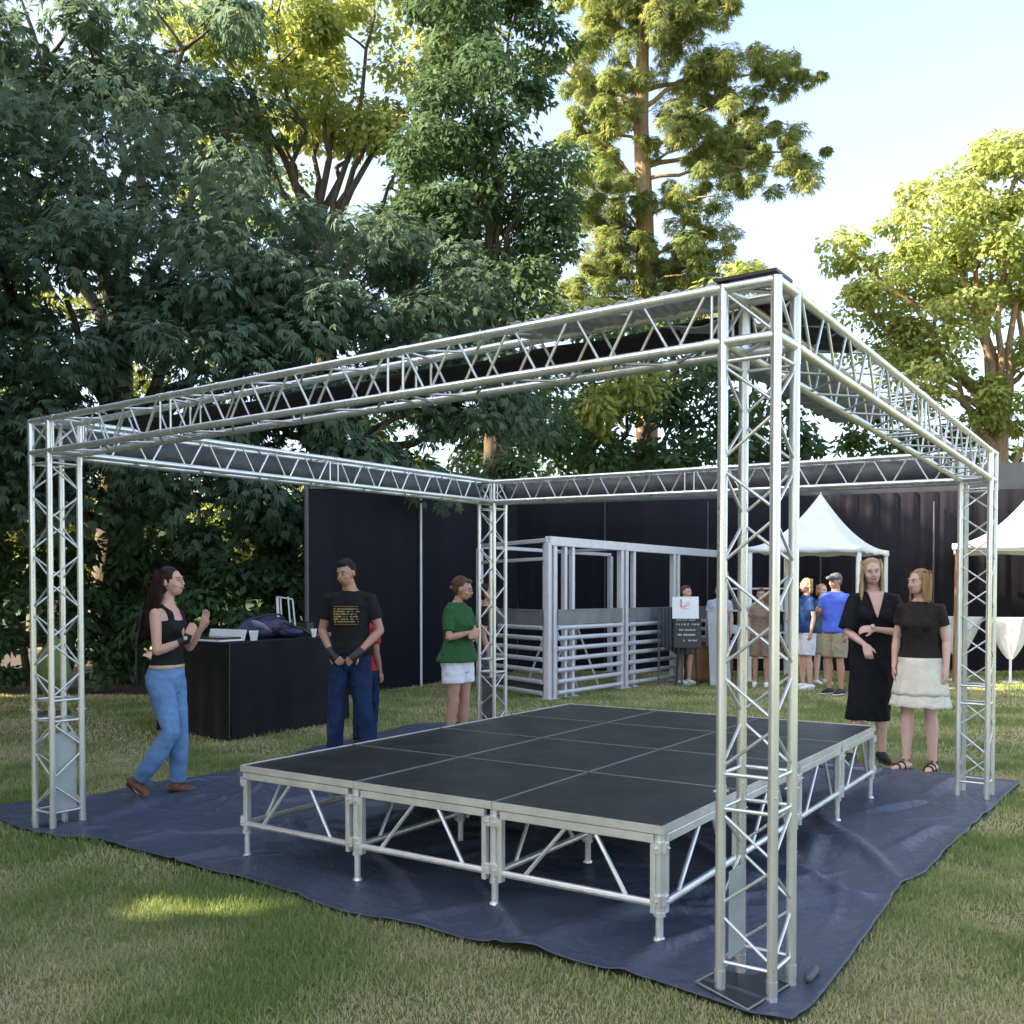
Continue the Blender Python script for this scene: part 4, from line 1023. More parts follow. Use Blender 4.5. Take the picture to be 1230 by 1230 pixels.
# --- woman in long black dress
dp = AT(1045, 800, 8.55)
w4 = Person((dp.x+.03, 8.55, 0), R(-10), 1.80, 'smiling blonde woman in long black dress with arms crossed by the stage corner', 'f', SKINP)
w4.brow = H_GOLD; w4.smile = True; w4.g = 1.06
w4.J.update(elR=(-.225, -.05, 1.135), wrR=(-.03, -.235, 1.13), elL=(.235, -.05, 1.125), wrL=(-.045, -.215, 1.165), hipR=(-.085, .0, .90), hipL=(.085, .0, .90),
            knR=(-.11, -.02, .49), knL=(.06, -.03, .49), anR=(-.175, .0, .085), anL=(.085, .03, .095), head=(-.025, -.04, 1.650), toeR=(-.35, -1, 0), toeL=(.15, -1, 0))
w4.hands = {'R': dict(dir=(.15, -.3, -.95), palm=(.2, .9, 0), curl=.85), 'L': dict(dir=(-.96, -.12, -.02), palm=(0, .8, -.6), curl=.7)}
w4.J.update(wrR=(-.10, -.235, 1.02))
w4.hd = E3(R(-2), R(6), R(-5)); w4.body()
def dress(mb):
    rows = [((-.04, .02, .37), .185, .125), ((-.03, .015, .5), .180, .128), ((-.015, .015, .7), .178, .13), ((0, .015, .85), .192, .142), ((0, .01, .95), .190, .138), ((0, 0, 1.08), .165, .118), ((0, -.005, 1.2), .170, .118), ((0, -.005, 1.30), .180, .122), ((0, .0, 1.38), .178, .108), ((0, .008, 1.45), .13, .085), ((0, .012, 1.475), .085, .07)]
    mb.rings(rows, n=36)
    for sx in (-1, 1): mb.ell((sx*.066, -.085, 1.27), (.078, .064, .07))
    for sd in 'RL':
        sh, el = w4.j('sh'+sd), w4.j('el'+sd); mb.chain([Vector((sh.x*.55, 0, 1.42)), sh+Vector((0, 0, .004)), sh.lerp(el, .45), sh.lerp(el, .92)], [.055, .068, .076, .082], n=18, dome=False)
w4.garment('dress', dress, DRBLACK, disp=(.010, 11, .35))
# v neck: skin panel following the chest
m = MB(); vs = []
for r_ in range(9):
    f = r_/8; z = 1.475-.215*f; hw = .062*(1-f)+.004
    for k in range(7):
        x = hw*(k/3-1); rr_ = np.interp(z, [1.26, 1.30, 1.38, 1.45, 1.475], [.150, .136, .122, .094, .074]); vs.append((x, -rr_*math.sqrt(max(0, 1-(x/.19)**2)), z))
m.add(vs, [(r_*7+k, r_*7+k+1, (r_+1)*7+k+1, (r_+1)*7+k) for r_ in range(8) for k in range(6)]); o = obj('neckline', m, SKINP, w4.root, True); o.modifiers.new('t', 'SOLIDIFY').thickness = .012
for sd in 'RL': w4.shoe(BLK, BLK, sd, high=-1, name='shoe')
w4.hair_long(H_BLOND, .34, .055, .008, 130, True, .0, 4)
m = MB(); wl_ = w4.j('wrL'); m.ell(wl_+Vector((-.01, -.03, .02)), (.02, .012, .022)); obj('phone', m, simple('phone_case', (.6, .45, .45), .3), w4.root, True)

# --- woman in cream skirt
sp_ = AT(1105, 800, 8.15)
w5 = Person((sp_.x, 8.15, .008), R(-38), 1.70, 'woman in charcoal T-shirt and cream tiered skirt with shoulder length golden hair', 'f', SKINP)
w5.shod = False; w5.brow = H_GOLD; w5.smile = True; w5.g = 1.05
w5.J.update(elR=(-.205, .02, 1.14), wrR=(-.205, -.05, .90), elL=(.205, .03, 1.13), wrL=(.225, -.03, .88), head=(-.01, -.035, 1.640), anR=(-.10, -.03, .085), anL=(.11, .02, .085), toeR=(-.5, -1, 0), toeL=(-.05, -1, 0))
w5.hands = {'R': dict(dir=(0, -.15, -1), palm=(1, .2, 0), curl=.3), 'L': dict(dir=(-.05, -.12, -1), palm=(-1, .2, 0), curl=.3)}
w5.hd = E3(R(-32), R(0)); w5.body(); w5.shirt(TBROWN, .955, .52, .014, .0, top=1.47)
def tier(name, z0, z1, a0, a1, fold_, parent=None):
    m = MB(); vs = []; NA = 120; NZ = 10
    for k in range(NZ+1):
        f = k/NZ; z = z1+(z0-z1)*f
        for a in range(NA):
            an = 2*math.pi*a/NA; w = (a0+(a1-a0)*f)*(1+fold_*f*(math.sin(9*an+1)+.5*math.sin(17*an)))
            vs.append((w*1.0*math.cos(an), .012+w*.78*math.sin(an), z+.006*f*math.sin(9*an)))
    m.add(vs, [(k*NA+a, k*NA+(a+1) % NA, (k+1)*NA+(a+1) % NA, (k+1)*NA+a) for k in range(NZ) for a in range(NA)])
    o = obj(name, m, CREAM, w5.root, True); o.modifiers.new('t', 'SOLIDIFY').thickness = .004; return o
tier('skirt_tier', .66, .98, .172, .232, .03); tier('skirt_tier', .555, .80, .195, .248, .035)
m = MB(); m.rings([(c_, a+.018, b_+.018) for c_, a, b_ in w5.tor(.955, .985, 0)], n=30, caps=False); obj('waistband', m, CREAM, w5.root, True)
for sd in 'RL': w5.sandal(sd)
w5.hair_long(H_GOLD, .20, .02, .004, 150, True, .0, 5)

# --- distant people
def far(px, Y, yaw, h, label, sex, skin, shirt, pants, hair, short=True, long_=0, shoes=WHITE, **J):
    p = AT(px, 760, Y); P = Person((p.x, Y, 0), yaw, h, label, sex, skin, False); P.brow = hair; P.smile = False
    P.J.update(J); P.body(); P.shirt(shirt, .90, .6, .024, .02)
    P.pants(pants, to=.88 if short else 1.0, hem='short' if short else None, ztop=.97, legr=(.11, .10, .08, .075, .07), name='shorts' if short else 'trousers')
    if long_: P.hair_long(hair, long_, .04, .006, 70, False, .0, 7)
    else: P.hair_short(hair)
    for sd in 'RL': P.shoe(shoes, WHITE, sd, high=-.02)
    return P
m2_ = far(1003, 14.4, R(-55), 1.80, 'man in bright blue polo shirt, beige shorts and grey cap near the tent', 'm', SKINT, BLUEP, BEIGE, H_GREY, shoes=BLK,
    elR=(-.24, -.03, 1.16), wrR=(-.12, -.26, 1.22), elL=(.25, .02, 1.13), wrL=(.24, -.05, .90))
m = MB(); H = m2_.j('head'); m.ell(H+Vector((0, .01, .05)), (.086, .10, .065)); m.chain([H+Vector((0, -.07, .05)), H+Vector((0, -.15, .045))], [.035, .03], n=12, flat=1.6, up=(1, 0, 0)); m.v = [(x, y, z if z > 0 else z) for x, y, z in m.v]
obj('cap', m, DGREY, m2_.root, True)
far(968, 15.2, R(-75), 1.74, 'woman in navy top and white shorts with ashy blond hair, beside the blue polo man', 'f', SKIN, NAVYS, WCL, H_BLOND, long_=.14, elR=(-.2, -.04, 1.15), wrR=(-.12, -.22, 1.1))
far(987, 16.0, R(20), 1.66, 'blond person half hidden between the navy top woman and the blue polo man', 'f', SKINP, GREYB, BEIGE, H_GOLD, long_=.1)
far(914, 15.6, R(-20), 1.58, 'person in tan outfit partly hidden behind the near tower', 'f', SKINT, ROSE, ROSE, H_BROWN)
far(824, 15.95, R(40), 1.63, 'boy in slate blue T-shirt standing behind the black menu board', 'm', SKIN, GREYB, DGREY, H_BROWN)
far(864, 17.2, R(-30), 1.66, 'person in pale T-shirt behind the pen, half hidden by the near tower', 'm', SKINP, WHITET, BEIGE, H_GREY)

# ------------------------------------------------------------------ trees
def leaves(centres, radii, per, L, W, flat=.62, droop=.35, seed=0, up=.25, tonejit=.14):
    r = np.random.default_rng(seed); n = len(centres)
    C_ = np.repeat(np.asarray(centres, float), per, 0); Rr = np.repeat(np.asarray(radii, float), per)
    N_ = n*per
    d = r.normal(size=(N_, 3)); d[:, 2] = d[:, 2]+up; d /= np.linalg.norm(d, axis=1)[:, None]
    rad = (.35+.65*r.random(N_)**.6)
    P = C_+d*(Rr*rad)[:, None]*np.array([1, 1, flat])
    nrm = d*.7+np.array([0, 0, .5])+r.normal(0, .45, (N_, 3)); nrm /= np.linalg.norm(nrm, axis=1)[:, None]
    ax = d*np.array([1, 1, .3])+np.array([0, 0, -droop])+r.normal(0, .4, (N_, 3)); ax -= nrm*(ax*nrm).sum(1)[:, None]; ax /= (np.linalg.norm(ax, axis=1)[:, None]+1e-9)
    b_ = np.cross(nrm, ax); l = L*(.6+.8*r.random(N_)); w = W*(.6+.8*r.random(N_))
    V = np.stack([P, P+ax*(l*.42)[:, None]+b_*(w*.5)[:, None]-nrm*(w*.12)[:, None], P+ax*l[:, None]+nrm*(-.10*l)[:, None], P+ax*(l*.42)[:, None]-b_*(w*.5)[:, None]-nrm*(w*.12)[:, None]], 1).reshape(-1, 3)
    q = np.arange(N_*4).reshape(-1, 4)
    tc_ = np.repeat(r.random(n), per); tone = np.clip(.25+.5*tc_+r.normal(0, tonejit, N_), 0, 1)
    return V, q, np.repeat(tone, 4)
def sprays(centres, radii, per, L, W, nl=7, flat=.6, droop=.5, seed=0, up=.3, spread=1.0):
    """each twig is a fan of narrow leaflets hanging together: feathery foliage"""
    r = np.random.default_rng(seed); n = len(centres); M_ = n*per
    C_ = np.repeat(np.asarray(centres, float), per, 0); Rr = np.repeat(np.asarray(radii, float), per)
    d = r.normal(size=(M_, 3)); d[:, 2] += up; d /= np.linalg.norm(d, axis=1)[:, None]
    P = C_+d*(Rr*(.4+.6*r.random(M_)**.6))[:, None]*np.array([1, 1, flat])
    nrm = d*.7+np.array([0, 0, .55])+r.normal(0, .3, (M_, 3)); nrm /= np.linalg.norm(nrm, axis=1)[:, None]
    ax = d*np.array([1, 1, .3])+np.array([0, 0, -droop])+r.normal(0, .25, (M_, 3)); ax -= nrm*(ax*nrm).sum(1)[:, None]; ax /= np.linalg.norm(ax, axis=1)[:, None]+1e-9
    b_ = np.cross(nrm, ax); Ls = L*(.7+.6*r.random(M_))
    Vs = []
    for k in range(nl):
        t_ = (k-(nl-1)/2)/((nl-1)/2)*spread
        a = ax*np.cos(t_)[..., None] if False else ax*math.cos(t_)+b_*math.sin(t_)
        a = a+r.normal(0, .10, (M_, 3)); s_ = nrm*.0+np.cross(nrm, a)
        l = Ls*(1-.3*abs(t_))*(.85+.3*r.random(M_)); w = W*(.8+.4*r.random(M_)); o = P+ax*(Ls*.12*(1-abs(t_)))[:, None]
        dz = np.array([0, 0, -1.0])*(l*.18)[:, None]
        Vs.append(np.stack([o, o+a*(l*.5)[:, None]+s_*(w*.5)[:, None], o+a*l[:, None]+dz, o+a*(l*.5)[:, None]-s_*(w*.5)[:, None]], 1))
    V = np.concatenate(Vs, 0).reshape(-1, 3); q = np.arange(len(V)).reshape(-1, 4)
    tc_ = np.repeat(r.random(n), per); tone = np.clip(.2+.5*tc_+r.normal(0, .13, M_), 0, 1)
    return V, q, np.repeat(np.tile(tone, nl), 4)
def lobes_clumps(lobes, nper, rc, seed, shell=.5):
    """lobes: (px,py,rx_px,ry_px,Y,depth m) -> clump centres inside each lobe"""
    r = np.random.default_rng(seed); Cs, Rs = [], []
    for (px, py, rx, ry, Y, dp_) in lobes:
        c_ = np.array(AT(px, py, Y)); k = Y/FPX; ax = np.array([rx*k, dp_, ry*k])
        area = (ax[0]*ax[2]+ax[0]*ax[1]+ax[1]*ax[2])/3; m = max(4, int(nper*area/(rc*rc)))
        d = r.normal(size=(m, 3)); d /= np.linalg.norm(d, axis=1)[:, None]; rad = shell+(1-shell)*r.random(m)**.5
        p = c_+d*ax*rad[:, None]; keep = p[:, 2] > .15
        Cs.append(p[keep]); Rs.append(rc*(.65+.7*r.random(m))[keep])
    return np.concatenate(Cs), np.concatenate(Rs)
def limb(mb, p, q, r0, r1, seed, sag=.12, n=7):
    rr = random.Random(seed); p = Vector(p); q = Vector(q); L = (q-p).length; pts = []; rad = []
    for i in range(n+1):
        f = i/n; w = math.sin(math.pi*f)
        pts.append(p.lerp(q, f)+Vector((rr.uniform(-1, 1)*.05*L*w, rr.uniform(-1, 1)*.05*L*w, sag*L*w+rr.uniform(-.02, .02)*L*w))); rad.append(r0+(r1-r0)*f**.8)
    mb.chain(pts, rad, n=8, dome=False)
    return pts
def tree(name, label, lobes, base, fork, r0, mat, bark, kind='spray', rc=.55, nper=1.3, per=40, L=.2, W=.05, seed=1, group=None, nl=7, extra=None, nlimb=26, droop=.5, flat=.6, cat='tree', up=.3):
    Cs, Rs = lobes_clumps(lobes, nper, rc, seed)
    root = thing(name, (base[0], base[1], 0), label, cat, group)
    if kind == 'spray': V, q, t_ = sprays(Cs, Rs, per, L, W, nl, seed=seed, droop=droop, flat=flat, up=up)
    else: V, q, t_ = leaves(Cs, Rs, per, L, W, seed=seed, droop=droop, flat=flat, up=up)
    V = V-np.array([base[0], base[1], 0]); V[:, 2] = np.maximum(V[:, 2], .03)
    me = np_mesh('crown', V, q, t_); link('crown', me, mat, root)
    mb = MB(); b0 = Vector((base[0], base[1], -.05)); fk = Vector(fork)
    rr = random.Random(seed)
    pts = [b0, b0.lerp(fk, .06)+Vector((.0, 0, 0)), b0.lerp(fk, .35)+Vector((rr.uniform(-.1, .1), 0, 0)), b0.lerp(fk, .7)+Vector((rr.uniform(-.1, .1), 0, 0)), fk]
    mb.chain(pts, [r0*1.35, r0*1.05, r0*.9, r0*.78, r0*.62], n=14, dome=False)
    idx = list(range(len(Cs))); rr.shuffle(idx)
    mains = []
    for i, lb in enumerate(lobes):
        c_ = AT(lb[0], lb[1], lb[4]); start = b0.lerp(fk, rr.uniform(.75, 1.0)) if c_.z > fk.z-.5 else b0.lerp(fk, rr.uniform(.4, .8))
        pts = limb(mb, start, c_, r0*.42, r0*.12, seed*31+i, .06); mains.append(pts)
    for i in idx[:nlimb]:
        c_ = Vector(Cs[i]); best = min((p for ps in mains for p in ps[2:]), key=lambda p: (p-c_).length)
        limb(mb, best, c_, r0*.13, r0*.03, i, .03, 5)
    mb.v = [(x-base[0], y-base[1], z) for x, y, z in mb.v]
    obj('trunk', mb, bark, root, True)
    return root
GA = 'tall trees behind the lawn'
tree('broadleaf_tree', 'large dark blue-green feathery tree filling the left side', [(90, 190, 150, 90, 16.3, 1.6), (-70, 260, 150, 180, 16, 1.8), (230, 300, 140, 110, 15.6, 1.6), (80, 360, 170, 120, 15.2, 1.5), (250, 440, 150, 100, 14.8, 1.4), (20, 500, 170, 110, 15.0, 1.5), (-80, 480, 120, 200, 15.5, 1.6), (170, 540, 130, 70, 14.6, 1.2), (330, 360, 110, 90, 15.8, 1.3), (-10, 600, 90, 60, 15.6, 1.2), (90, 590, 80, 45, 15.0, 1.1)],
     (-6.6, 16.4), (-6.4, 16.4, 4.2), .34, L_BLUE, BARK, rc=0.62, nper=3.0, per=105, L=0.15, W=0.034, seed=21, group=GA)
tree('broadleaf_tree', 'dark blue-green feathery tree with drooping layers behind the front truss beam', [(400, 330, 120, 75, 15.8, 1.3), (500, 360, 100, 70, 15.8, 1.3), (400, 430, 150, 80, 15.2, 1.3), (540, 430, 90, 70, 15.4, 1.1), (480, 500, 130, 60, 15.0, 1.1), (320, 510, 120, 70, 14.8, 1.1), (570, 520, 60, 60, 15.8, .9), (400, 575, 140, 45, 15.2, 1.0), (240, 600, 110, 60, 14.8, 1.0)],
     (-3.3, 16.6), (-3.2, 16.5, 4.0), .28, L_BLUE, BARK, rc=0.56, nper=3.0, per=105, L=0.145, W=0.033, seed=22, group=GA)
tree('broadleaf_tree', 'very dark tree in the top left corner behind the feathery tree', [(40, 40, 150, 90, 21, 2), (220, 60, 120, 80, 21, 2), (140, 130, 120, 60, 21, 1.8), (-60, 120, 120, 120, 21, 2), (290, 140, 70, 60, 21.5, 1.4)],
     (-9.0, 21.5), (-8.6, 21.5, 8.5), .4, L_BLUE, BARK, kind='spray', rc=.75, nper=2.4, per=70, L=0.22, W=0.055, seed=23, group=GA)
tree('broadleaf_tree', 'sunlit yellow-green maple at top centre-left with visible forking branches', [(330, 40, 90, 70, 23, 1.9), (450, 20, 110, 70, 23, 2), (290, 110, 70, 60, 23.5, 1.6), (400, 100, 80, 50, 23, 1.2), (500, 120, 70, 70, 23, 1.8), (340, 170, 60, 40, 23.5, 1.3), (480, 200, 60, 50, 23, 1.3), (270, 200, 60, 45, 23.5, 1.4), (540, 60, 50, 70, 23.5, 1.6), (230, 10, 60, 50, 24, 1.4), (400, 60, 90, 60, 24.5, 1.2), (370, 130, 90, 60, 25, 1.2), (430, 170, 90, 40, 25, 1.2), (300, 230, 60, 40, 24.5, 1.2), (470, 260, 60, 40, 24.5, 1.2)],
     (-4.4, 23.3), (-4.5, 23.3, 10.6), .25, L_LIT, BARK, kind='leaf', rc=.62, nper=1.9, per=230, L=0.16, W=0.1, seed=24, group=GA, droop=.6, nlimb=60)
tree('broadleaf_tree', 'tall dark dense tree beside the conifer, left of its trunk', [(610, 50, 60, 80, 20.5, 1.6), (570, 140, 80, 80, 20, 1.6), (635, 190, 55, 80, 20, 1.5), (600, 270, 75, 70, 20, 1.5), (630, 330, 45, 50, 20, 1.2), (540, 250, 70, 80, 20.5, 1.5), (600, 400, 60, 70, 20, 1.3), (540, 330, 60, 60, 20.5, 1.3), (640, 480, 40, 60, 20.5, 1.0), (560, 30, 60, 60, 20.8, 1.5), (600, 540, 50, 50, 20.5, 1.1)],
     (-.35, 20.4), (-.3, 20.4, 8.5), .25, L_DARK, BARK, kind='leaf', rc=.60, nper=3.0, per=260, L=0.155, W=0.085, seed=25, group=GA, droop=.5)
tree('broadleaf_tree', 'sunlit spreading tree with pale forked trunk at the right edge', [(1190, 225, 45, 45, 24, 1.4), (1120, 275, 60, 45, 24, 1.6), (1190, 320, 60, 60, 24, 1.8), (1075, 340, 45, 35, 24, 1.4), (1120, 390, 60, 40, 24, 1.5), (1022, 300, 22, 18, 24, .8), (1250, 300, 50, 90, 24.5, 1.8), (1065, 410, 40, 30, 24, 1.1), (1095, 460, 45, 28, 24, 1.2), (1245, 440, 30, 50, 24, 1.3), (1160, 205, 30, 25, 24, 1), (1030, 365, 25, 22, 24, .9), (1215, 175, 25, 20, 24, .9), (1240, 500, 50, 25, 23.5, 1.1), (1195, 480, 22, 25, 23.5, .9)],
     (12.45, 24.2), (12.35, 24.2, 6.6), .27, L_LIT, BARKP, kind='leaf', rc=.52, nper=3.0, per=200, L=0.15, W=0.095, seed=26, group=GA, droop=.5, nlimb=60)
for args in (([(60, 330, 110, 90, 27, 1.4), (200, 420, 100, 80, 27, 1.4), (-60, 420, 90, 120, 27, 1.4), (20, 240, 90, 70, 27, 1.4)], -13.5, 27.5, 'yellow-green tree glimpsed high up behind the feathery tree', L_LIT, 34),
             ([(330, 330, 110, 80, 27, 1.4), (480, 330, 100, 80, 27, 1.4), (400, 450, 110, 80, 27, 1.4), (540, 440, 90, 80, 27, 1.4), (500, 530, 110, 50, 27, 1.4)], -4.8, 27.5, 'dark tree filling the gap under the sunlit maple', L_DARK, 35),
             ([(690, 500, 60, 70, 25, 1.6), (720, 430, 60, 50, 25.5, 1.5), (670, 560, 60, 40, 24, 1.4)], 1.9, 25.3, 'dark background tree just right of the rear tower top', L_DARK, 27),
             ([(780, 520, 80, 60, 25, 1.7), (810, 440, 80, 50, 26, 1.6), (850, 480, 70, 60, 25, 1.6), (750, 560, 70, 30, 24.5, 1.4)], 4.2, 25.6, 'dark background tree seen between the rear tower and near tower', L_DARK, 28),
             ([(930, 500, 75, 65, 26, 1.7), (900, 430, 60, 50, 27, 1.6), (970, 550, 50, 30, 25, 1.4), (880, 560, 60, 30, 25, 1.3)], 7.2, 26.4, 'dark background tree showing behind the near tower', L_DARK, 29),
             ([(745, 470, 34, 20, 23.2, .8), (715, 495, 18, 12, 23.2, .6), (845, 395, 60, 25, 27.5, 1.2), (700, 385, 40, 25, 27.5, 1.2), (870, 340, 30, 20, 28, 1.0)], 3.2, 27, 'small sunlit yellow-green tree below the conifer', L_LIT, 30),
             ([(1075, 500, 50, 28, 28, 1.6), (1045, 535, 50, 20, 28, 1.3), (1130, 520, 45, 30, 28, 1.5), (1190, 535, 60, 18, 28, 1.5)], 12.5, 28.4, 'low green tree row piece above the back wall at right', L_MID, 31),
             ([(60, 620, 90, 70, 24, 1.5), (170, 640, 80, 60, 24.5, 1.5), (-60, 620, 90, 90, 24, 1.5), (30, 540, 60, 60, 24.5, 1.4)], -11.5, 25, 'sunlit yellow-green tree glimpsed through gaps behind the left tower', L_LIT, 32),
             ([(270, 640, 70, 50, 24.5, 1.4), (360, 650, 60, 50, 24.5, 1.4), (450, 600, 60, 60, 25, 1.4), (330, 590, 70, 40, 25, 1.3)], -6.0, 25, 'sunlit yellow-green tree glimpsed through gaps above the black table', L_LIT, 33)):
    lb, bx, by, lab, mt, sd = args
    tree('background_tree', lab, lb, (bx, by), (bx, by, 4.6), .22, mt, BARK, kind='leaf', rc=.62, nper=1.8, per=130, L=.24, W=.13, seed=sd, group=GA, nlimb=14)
# understory shrubs along the left edge
GS = 'dark shrubs under the trees at left'
for i, (lb, bx, by, lab) in enumerate((([(20, 760, 70, 70, 15.2, .9), (0, 680, 70, 60, 16, 1)], -7.8, 15.6, 'dark bushy shrub behind the left tower'),
        ([(130, 760, 60, 60, 15.3, .8), (110, 690, 60, 50, 16, .9)], -6.3, 15.7, 'dark shrub between left tower and the woman in light jeans'),
        ([(210, 750, 60, 65, 15.3, .8), (190, 660, 60, 50, 16, .9)], -5.2, 15.8, 'dark leafy shrub behind the woman in light jeans'),
        ([(290, 740, 55, 70, 15.0, .8), (280, 660, 60, 50, 15.6, .9)], -4.1, 15.4, 'broad leaved green shrub behind the black table'),
        ([(355, 740, 40, 70, 15.4, .8), (350, 650, 50, 60, 15.8, .9)], -3.3, 15.8, 'green shrub at the left end of the black fabric wall'),
        ([(-90, 740, 70, 90, 15.2, 1)], -9.3, 15.6, 'dark shrub at the far left edge'))):
    tree('shrub', lab, lb, (bx, by), (bx, by, .9), .07, L_DARK, BARK, kind='leaf', rc=.34, nper=2.4, per=120, L=.15, W=.085, seed=50+i, group=GS, cat='shrub', nlimb=10, droop=.7)

# tall conifer with layered limbs
root = thing('conifer_tree', (4.35, 30, 0), 'tall conifer with bare lower trunk and layered sunlit boughs against the sky', 'tree', GA)
mb = MB(); tp = [AT(777, 560, 30), AT(776, 350, 30), AT(774, 250, 30), AT(770, 150, 30), AT(772, 60, 30), AT(778, -60, 30), AT(780, -200, 30)]
mb.chain([Vector((tp[0].x, 30, -.1))]+tp, [.50, .36, .31, .27, .23, .19, .13, .03], n=14, dome=False)
Cs, Rs = [], []; rr = random.Random(77)
def bough(a, b_, r0, dens, cr, sag=.10, depth=0.0):
    p = AT(a[0], a[1], 30); q = AT(b_[0], b_[1], 30+depth)
    pts = limb(mb, p, q, r0, .02, rr.randrange(9999), sag, 9); n_ = max(3, int(dens*(q-p).length))
    for k in range(n_):
        f = rr.uniform(.3, 1.04); i = min(8, int(f*9)); c_ = pts[i].lerp(pts[min(9, i+1)], f*9-i)
        c_ = c_+Vector((rr.uniform(-.65, .65), rr.uniform(-.9, .9), rr.gauss(.0, .42))); Cs.append(tuple(c_)); Rs.append(cr*rr.uniform(.35, 1.0))
for a, b_, r0, dens, cr, dp_ in (((775, 200), (960, 185), .09, 3.2, .50, .5), ((776, 215), (955, 205), .07, 2.0, .45, -1.5), ((772, 130), (905, 60), .09, 2.5, .55, -.5), ((772, 110), (960, 85), .08, 2.8, .48, .5),
        ((772, 60), (880, 5), .07, 3, .55, 0), ((775, 0), (870, -40), .07, 3, .6, .5), ((772, 130), (650, 80), .09, 2.3, .45, 0), ((771, 115), (720, 10), .09, 2.2, .6, -.5), ((773, 60), (690, -20), .08, 2.6, .6, .4),
        ((774, 170), (690, 165), .06, 2.4, .45, .6), ((775, 230), (690, 150), .06, 1.6, .42, .3), ((775, 260), (860, 235), .06, 2.6, .5, -1.0), ((776, 290), (700, 215), .05, 2.2, .5, -.9), ((776, 310), (700, 270), .06, 2.8, .55, .3), ((776, 315), (850, 280), .05, 2.6, .5, .5),
        ((776, 340), (690, 330), .06, 3.0, .6, 0), ((777, 345), (880, 305), .07, 3.0, .55, .4), ((777, 370), (900, 345), .06, 2.6, .6, .2), ((777, 365), (670, 360), .06, 2.6, .6, .6), ((774, 190), (850, 130), .05, 2.2, .5, -2.0), ((772, 90), (770, -30), .05, 2.4, .7, -1.5), ((772, 150), (740, 110), .04, 3, .55, -1.6),
        ((776, 235), (740, 245), .04, 3, .5, -1.4), ((778, 200), (900, 150), .05, 1.8, .45, 2.0), ((775, -20), (690, -70), .06, 3, .6, 0), ((776, -60), (840, -120), .05, 3, .6, 0), ((775, 330), (740, 300), .05, 3, .6, -1.2), ((775, 60), (820, 20), .05, 3, .6, -1.4), ((775, 30), (730, 0), .05, 3, .6, 1.2), ((775, 150), (700, 110), .05, 2, .5, 1.6), ((775, 345), (820, 330), .05, 3, .6, -1.3)):
    bough(a, b_, r0, dens*2.5, cr*.85, .05, dp_)
V, q, t_ = sprays(np.array(Cs), np.array(Rs), 100, .17, .032, 5, .8, .25, 78, .3, 1.3)
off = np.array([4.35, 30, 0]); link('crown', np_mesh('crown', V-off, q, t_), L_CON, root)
mb.v = [(x-4.35, y-30, z) for x, y, z in mb.v]; obj('trunk', mb, BARKP, root, True)

# distant wood
r_ = np.random.default_rng(99); n_ = 1100
cc = np.stack([r_.uniform(-40, 34, n_), r_.uniform(36, 40, n_), r_.uniform(.2, 5.5, n_)], 1)
V, q, t_ = leaves(cc, r_.uniform(.8, 1.4, n_), 60, .6, .4, seed=98)
tag(link('distant_wood', np_mesh('distant_wood', V, q, t_), L_DARK), 'dark line of distant woodland closing the view behind the trees', 'woodland', kind='stuff')
# unseen trees added left of the frame to keep the lawn in shade
def offtree(bx, by, h, w, sd, lab):
    r = np.random.default_rng(sd); n_ = 230
    d = r.normal(size=(n_, 3)); d /= np.linalg.norm(d, axis=1)[:, None]; Cc = np.array([bx, by, h*.56])+d*np.array([w, w*.8, h*.46])*(.5+.5*r.random(n_)**.5)[:, None]
    sd_ = np.array([math.sin(SUN_AZ)*math.cos(SUN_EL), math.cos(SUN_AZ)*math.cos(SUN_EL), math.sin(SUN_EL)])
    for P_, rad_ in (((-1.50, 4.85, 0), .95), ((-1.0, 3.40, 0), .8)):  # gaps cut in the added crowns so sun patches reach the lawn
        v_ = Cc-np.array(P_); t_ = v_@sd_; Cc = Cc[np.linalg.norm(v_-t_[:, None]*sd_, axis=1) > rad_]
    n_ = len(Cc); V, q, t_ = leaves(Cc, np.full(n_, 1.0), 90, .5, .30, seed=sd); root = thing('broadleaf_tree', (bx, by, 0), lab, 'tree', GA)
    link('crown', np_mesh('crown', V-np.array([bx, by, 0]), q, t_), L_DARK, root)
    m = MB(); m.chain([(0, 0, -.05), (0.1, 0, h*.3), (0, .1, h*.6)], [.35, .26, .16], n=12, dome=False)
    for k in range(8): limb(m, (0, .05, h*.35+k*.2), Vector(Cc[k*7])-Vector((bx, by, 0)), .1, .03, k)
    obj('trunk', m, BARK, root, True)
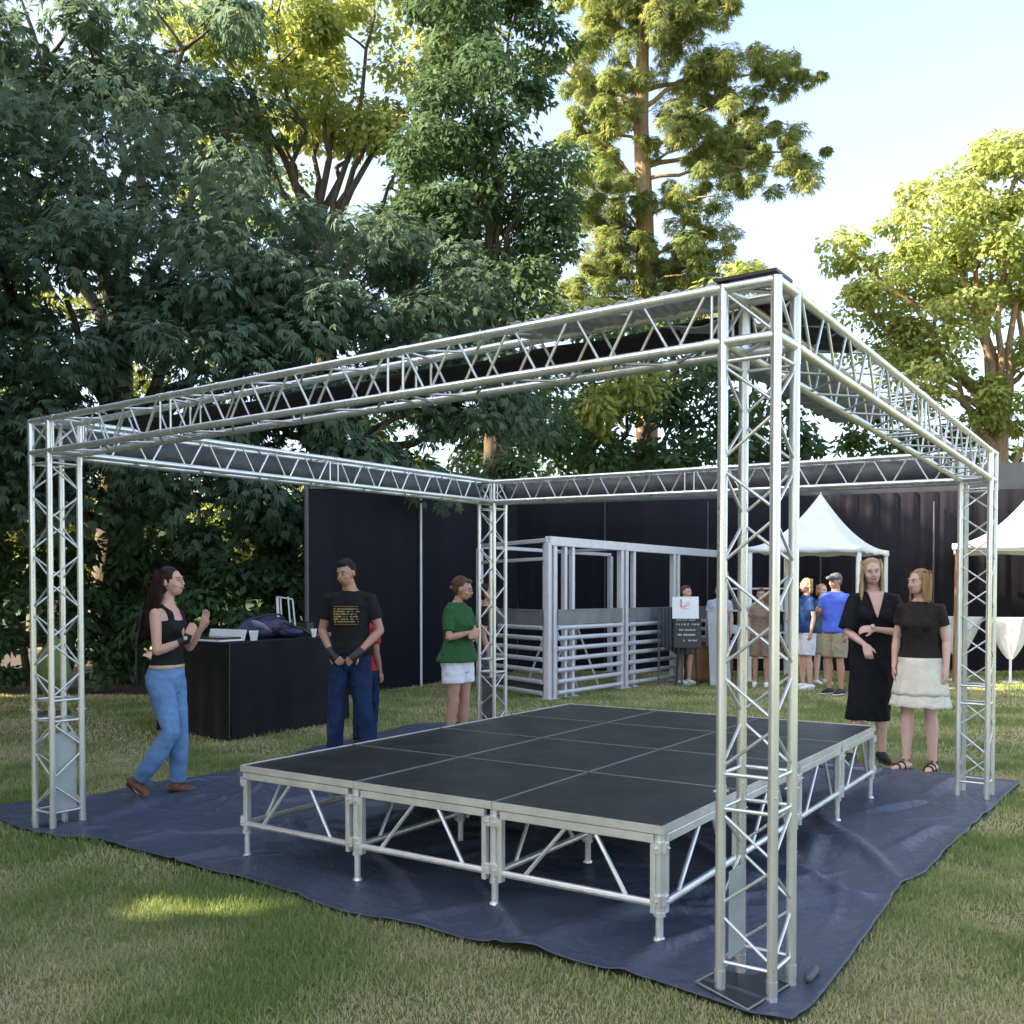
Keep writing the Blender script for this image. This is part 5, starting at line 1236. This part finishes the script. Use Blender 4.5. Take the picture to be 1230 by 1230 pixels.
offtree(-11.0, 10.6, 10.5, 3.4, 91, 'unseen dark tree added left of the lawn for shade, nearest to the stage'); offtree(-15.5, 15.5, 15.5, 4.2, 92, 'unseen dark tree added farther left to shade the lawn'); offtree(-8.8, 5.4, 8.5, 2.5, 93, 'smaller unseen dark tree added left of the camera for shade'); offtree(-11.5, 2.2, 11, 3.6, 94, 'unseen dark tree added to shade the foreground lawn'); offtree(-10.5, -2.2, 9.5, 3.2, 95, 'unseen dark tree added behind and left of the camera for shade'); offtree(-14.5, -1.0, 12.5, 3.8, 97, 'tall unseen dark tree added far left to shade the foreground lawn'); offtree(-15.5, 2.8, 13.5, 3.8, 98, 'tallest unseen dark tree added left to shade the foreground lawn'); offtree(-15, 6.5, 13, 3.8, 96, 'unseen second row dark tree added left to shade the lawn')

# ------------------------------------------------------------------ camera, light, world
cam = bpy.data.cameras.new('camera'); co = bpy.data.objects.new('camera', cam); COL.objects.link(co); scene.camera = co
co.location = (0, 0, CAMH); co.rotation_euler = (R(90)+PIT, 0, 0)
cam.sensor_width = 36; cam.lens = FPX/1230*36; cam.shift_x = (615-CXP)/1230; cam.shift_y = (CYP-615)/1230; cam.clip_end = 2000; cam.clip_start = .05

sdir = Vector((math.sin(SUN_AZ)*math.cos(SUN_EL), math.cos(SUN_AZ)*math.cos(SUN_EL), math.sin(SUN_EL)))
sl = bpy.data.lights.new('sun', 'SUN'); sl.energy = 4.6; sl.angle = R(.5); sl.color = (1, .88, .66); so = bpy.data.objects.new('sun', sl); COL.objects.link(so)
so.rotation_euler = (-sdir).to_track_quat('-Z', 'Y').to_euler()
w = bpy.data.worlds.new('World'); scene.world = w; w.use_nodes = True; nt = w.node_tree; nt.nodes.clear()
sk = nt.nodes.new('ShaderNodeTexSky'); sk.sky_type = 'NISHITA'; sk.sun_disc = False; sk.sun_elevation = SUN_EL; sk.sun_rotation = SUN_AZ; sk.air_density = 1.0; sk.dust_density = 2.2; sk.ozone_density = 1.0
bg_ = nt.nodes.new('ShaderNodeBackground'); bg_.inputs[1].default_value = .115; wo = nt.nodes.new('ShaderNodeOutputWorld')
hs = nt.nodes.new('ShaderNodeHueSaturation'); hs.inputs['Saturation'].default_value = .78
nt.links.new(sk.outputs[0], hs.inputs['Color']); nt.links.new(hs.outputs[0], bg_.inputs[0]); nt.links.new(bg_.outputs[0], wo.inputs[0])
scene.view_settings.view_transform = 'Standard'; scene.view_settings.look = 'None'; scene.view_settings.gamma = 1; scene.view_settings.exposure = 2.24
scene.render.engine = 'CYCLES'; scene.cycles.max_bounces = 6; scene.cycles.diffuse_bounces = 3; scene.cycles.glossy_bounces = 3; scene.cycles.transmission_bounces = 4
scene.render.resolution_x = 1024; scene.render.resolution_y = 1024
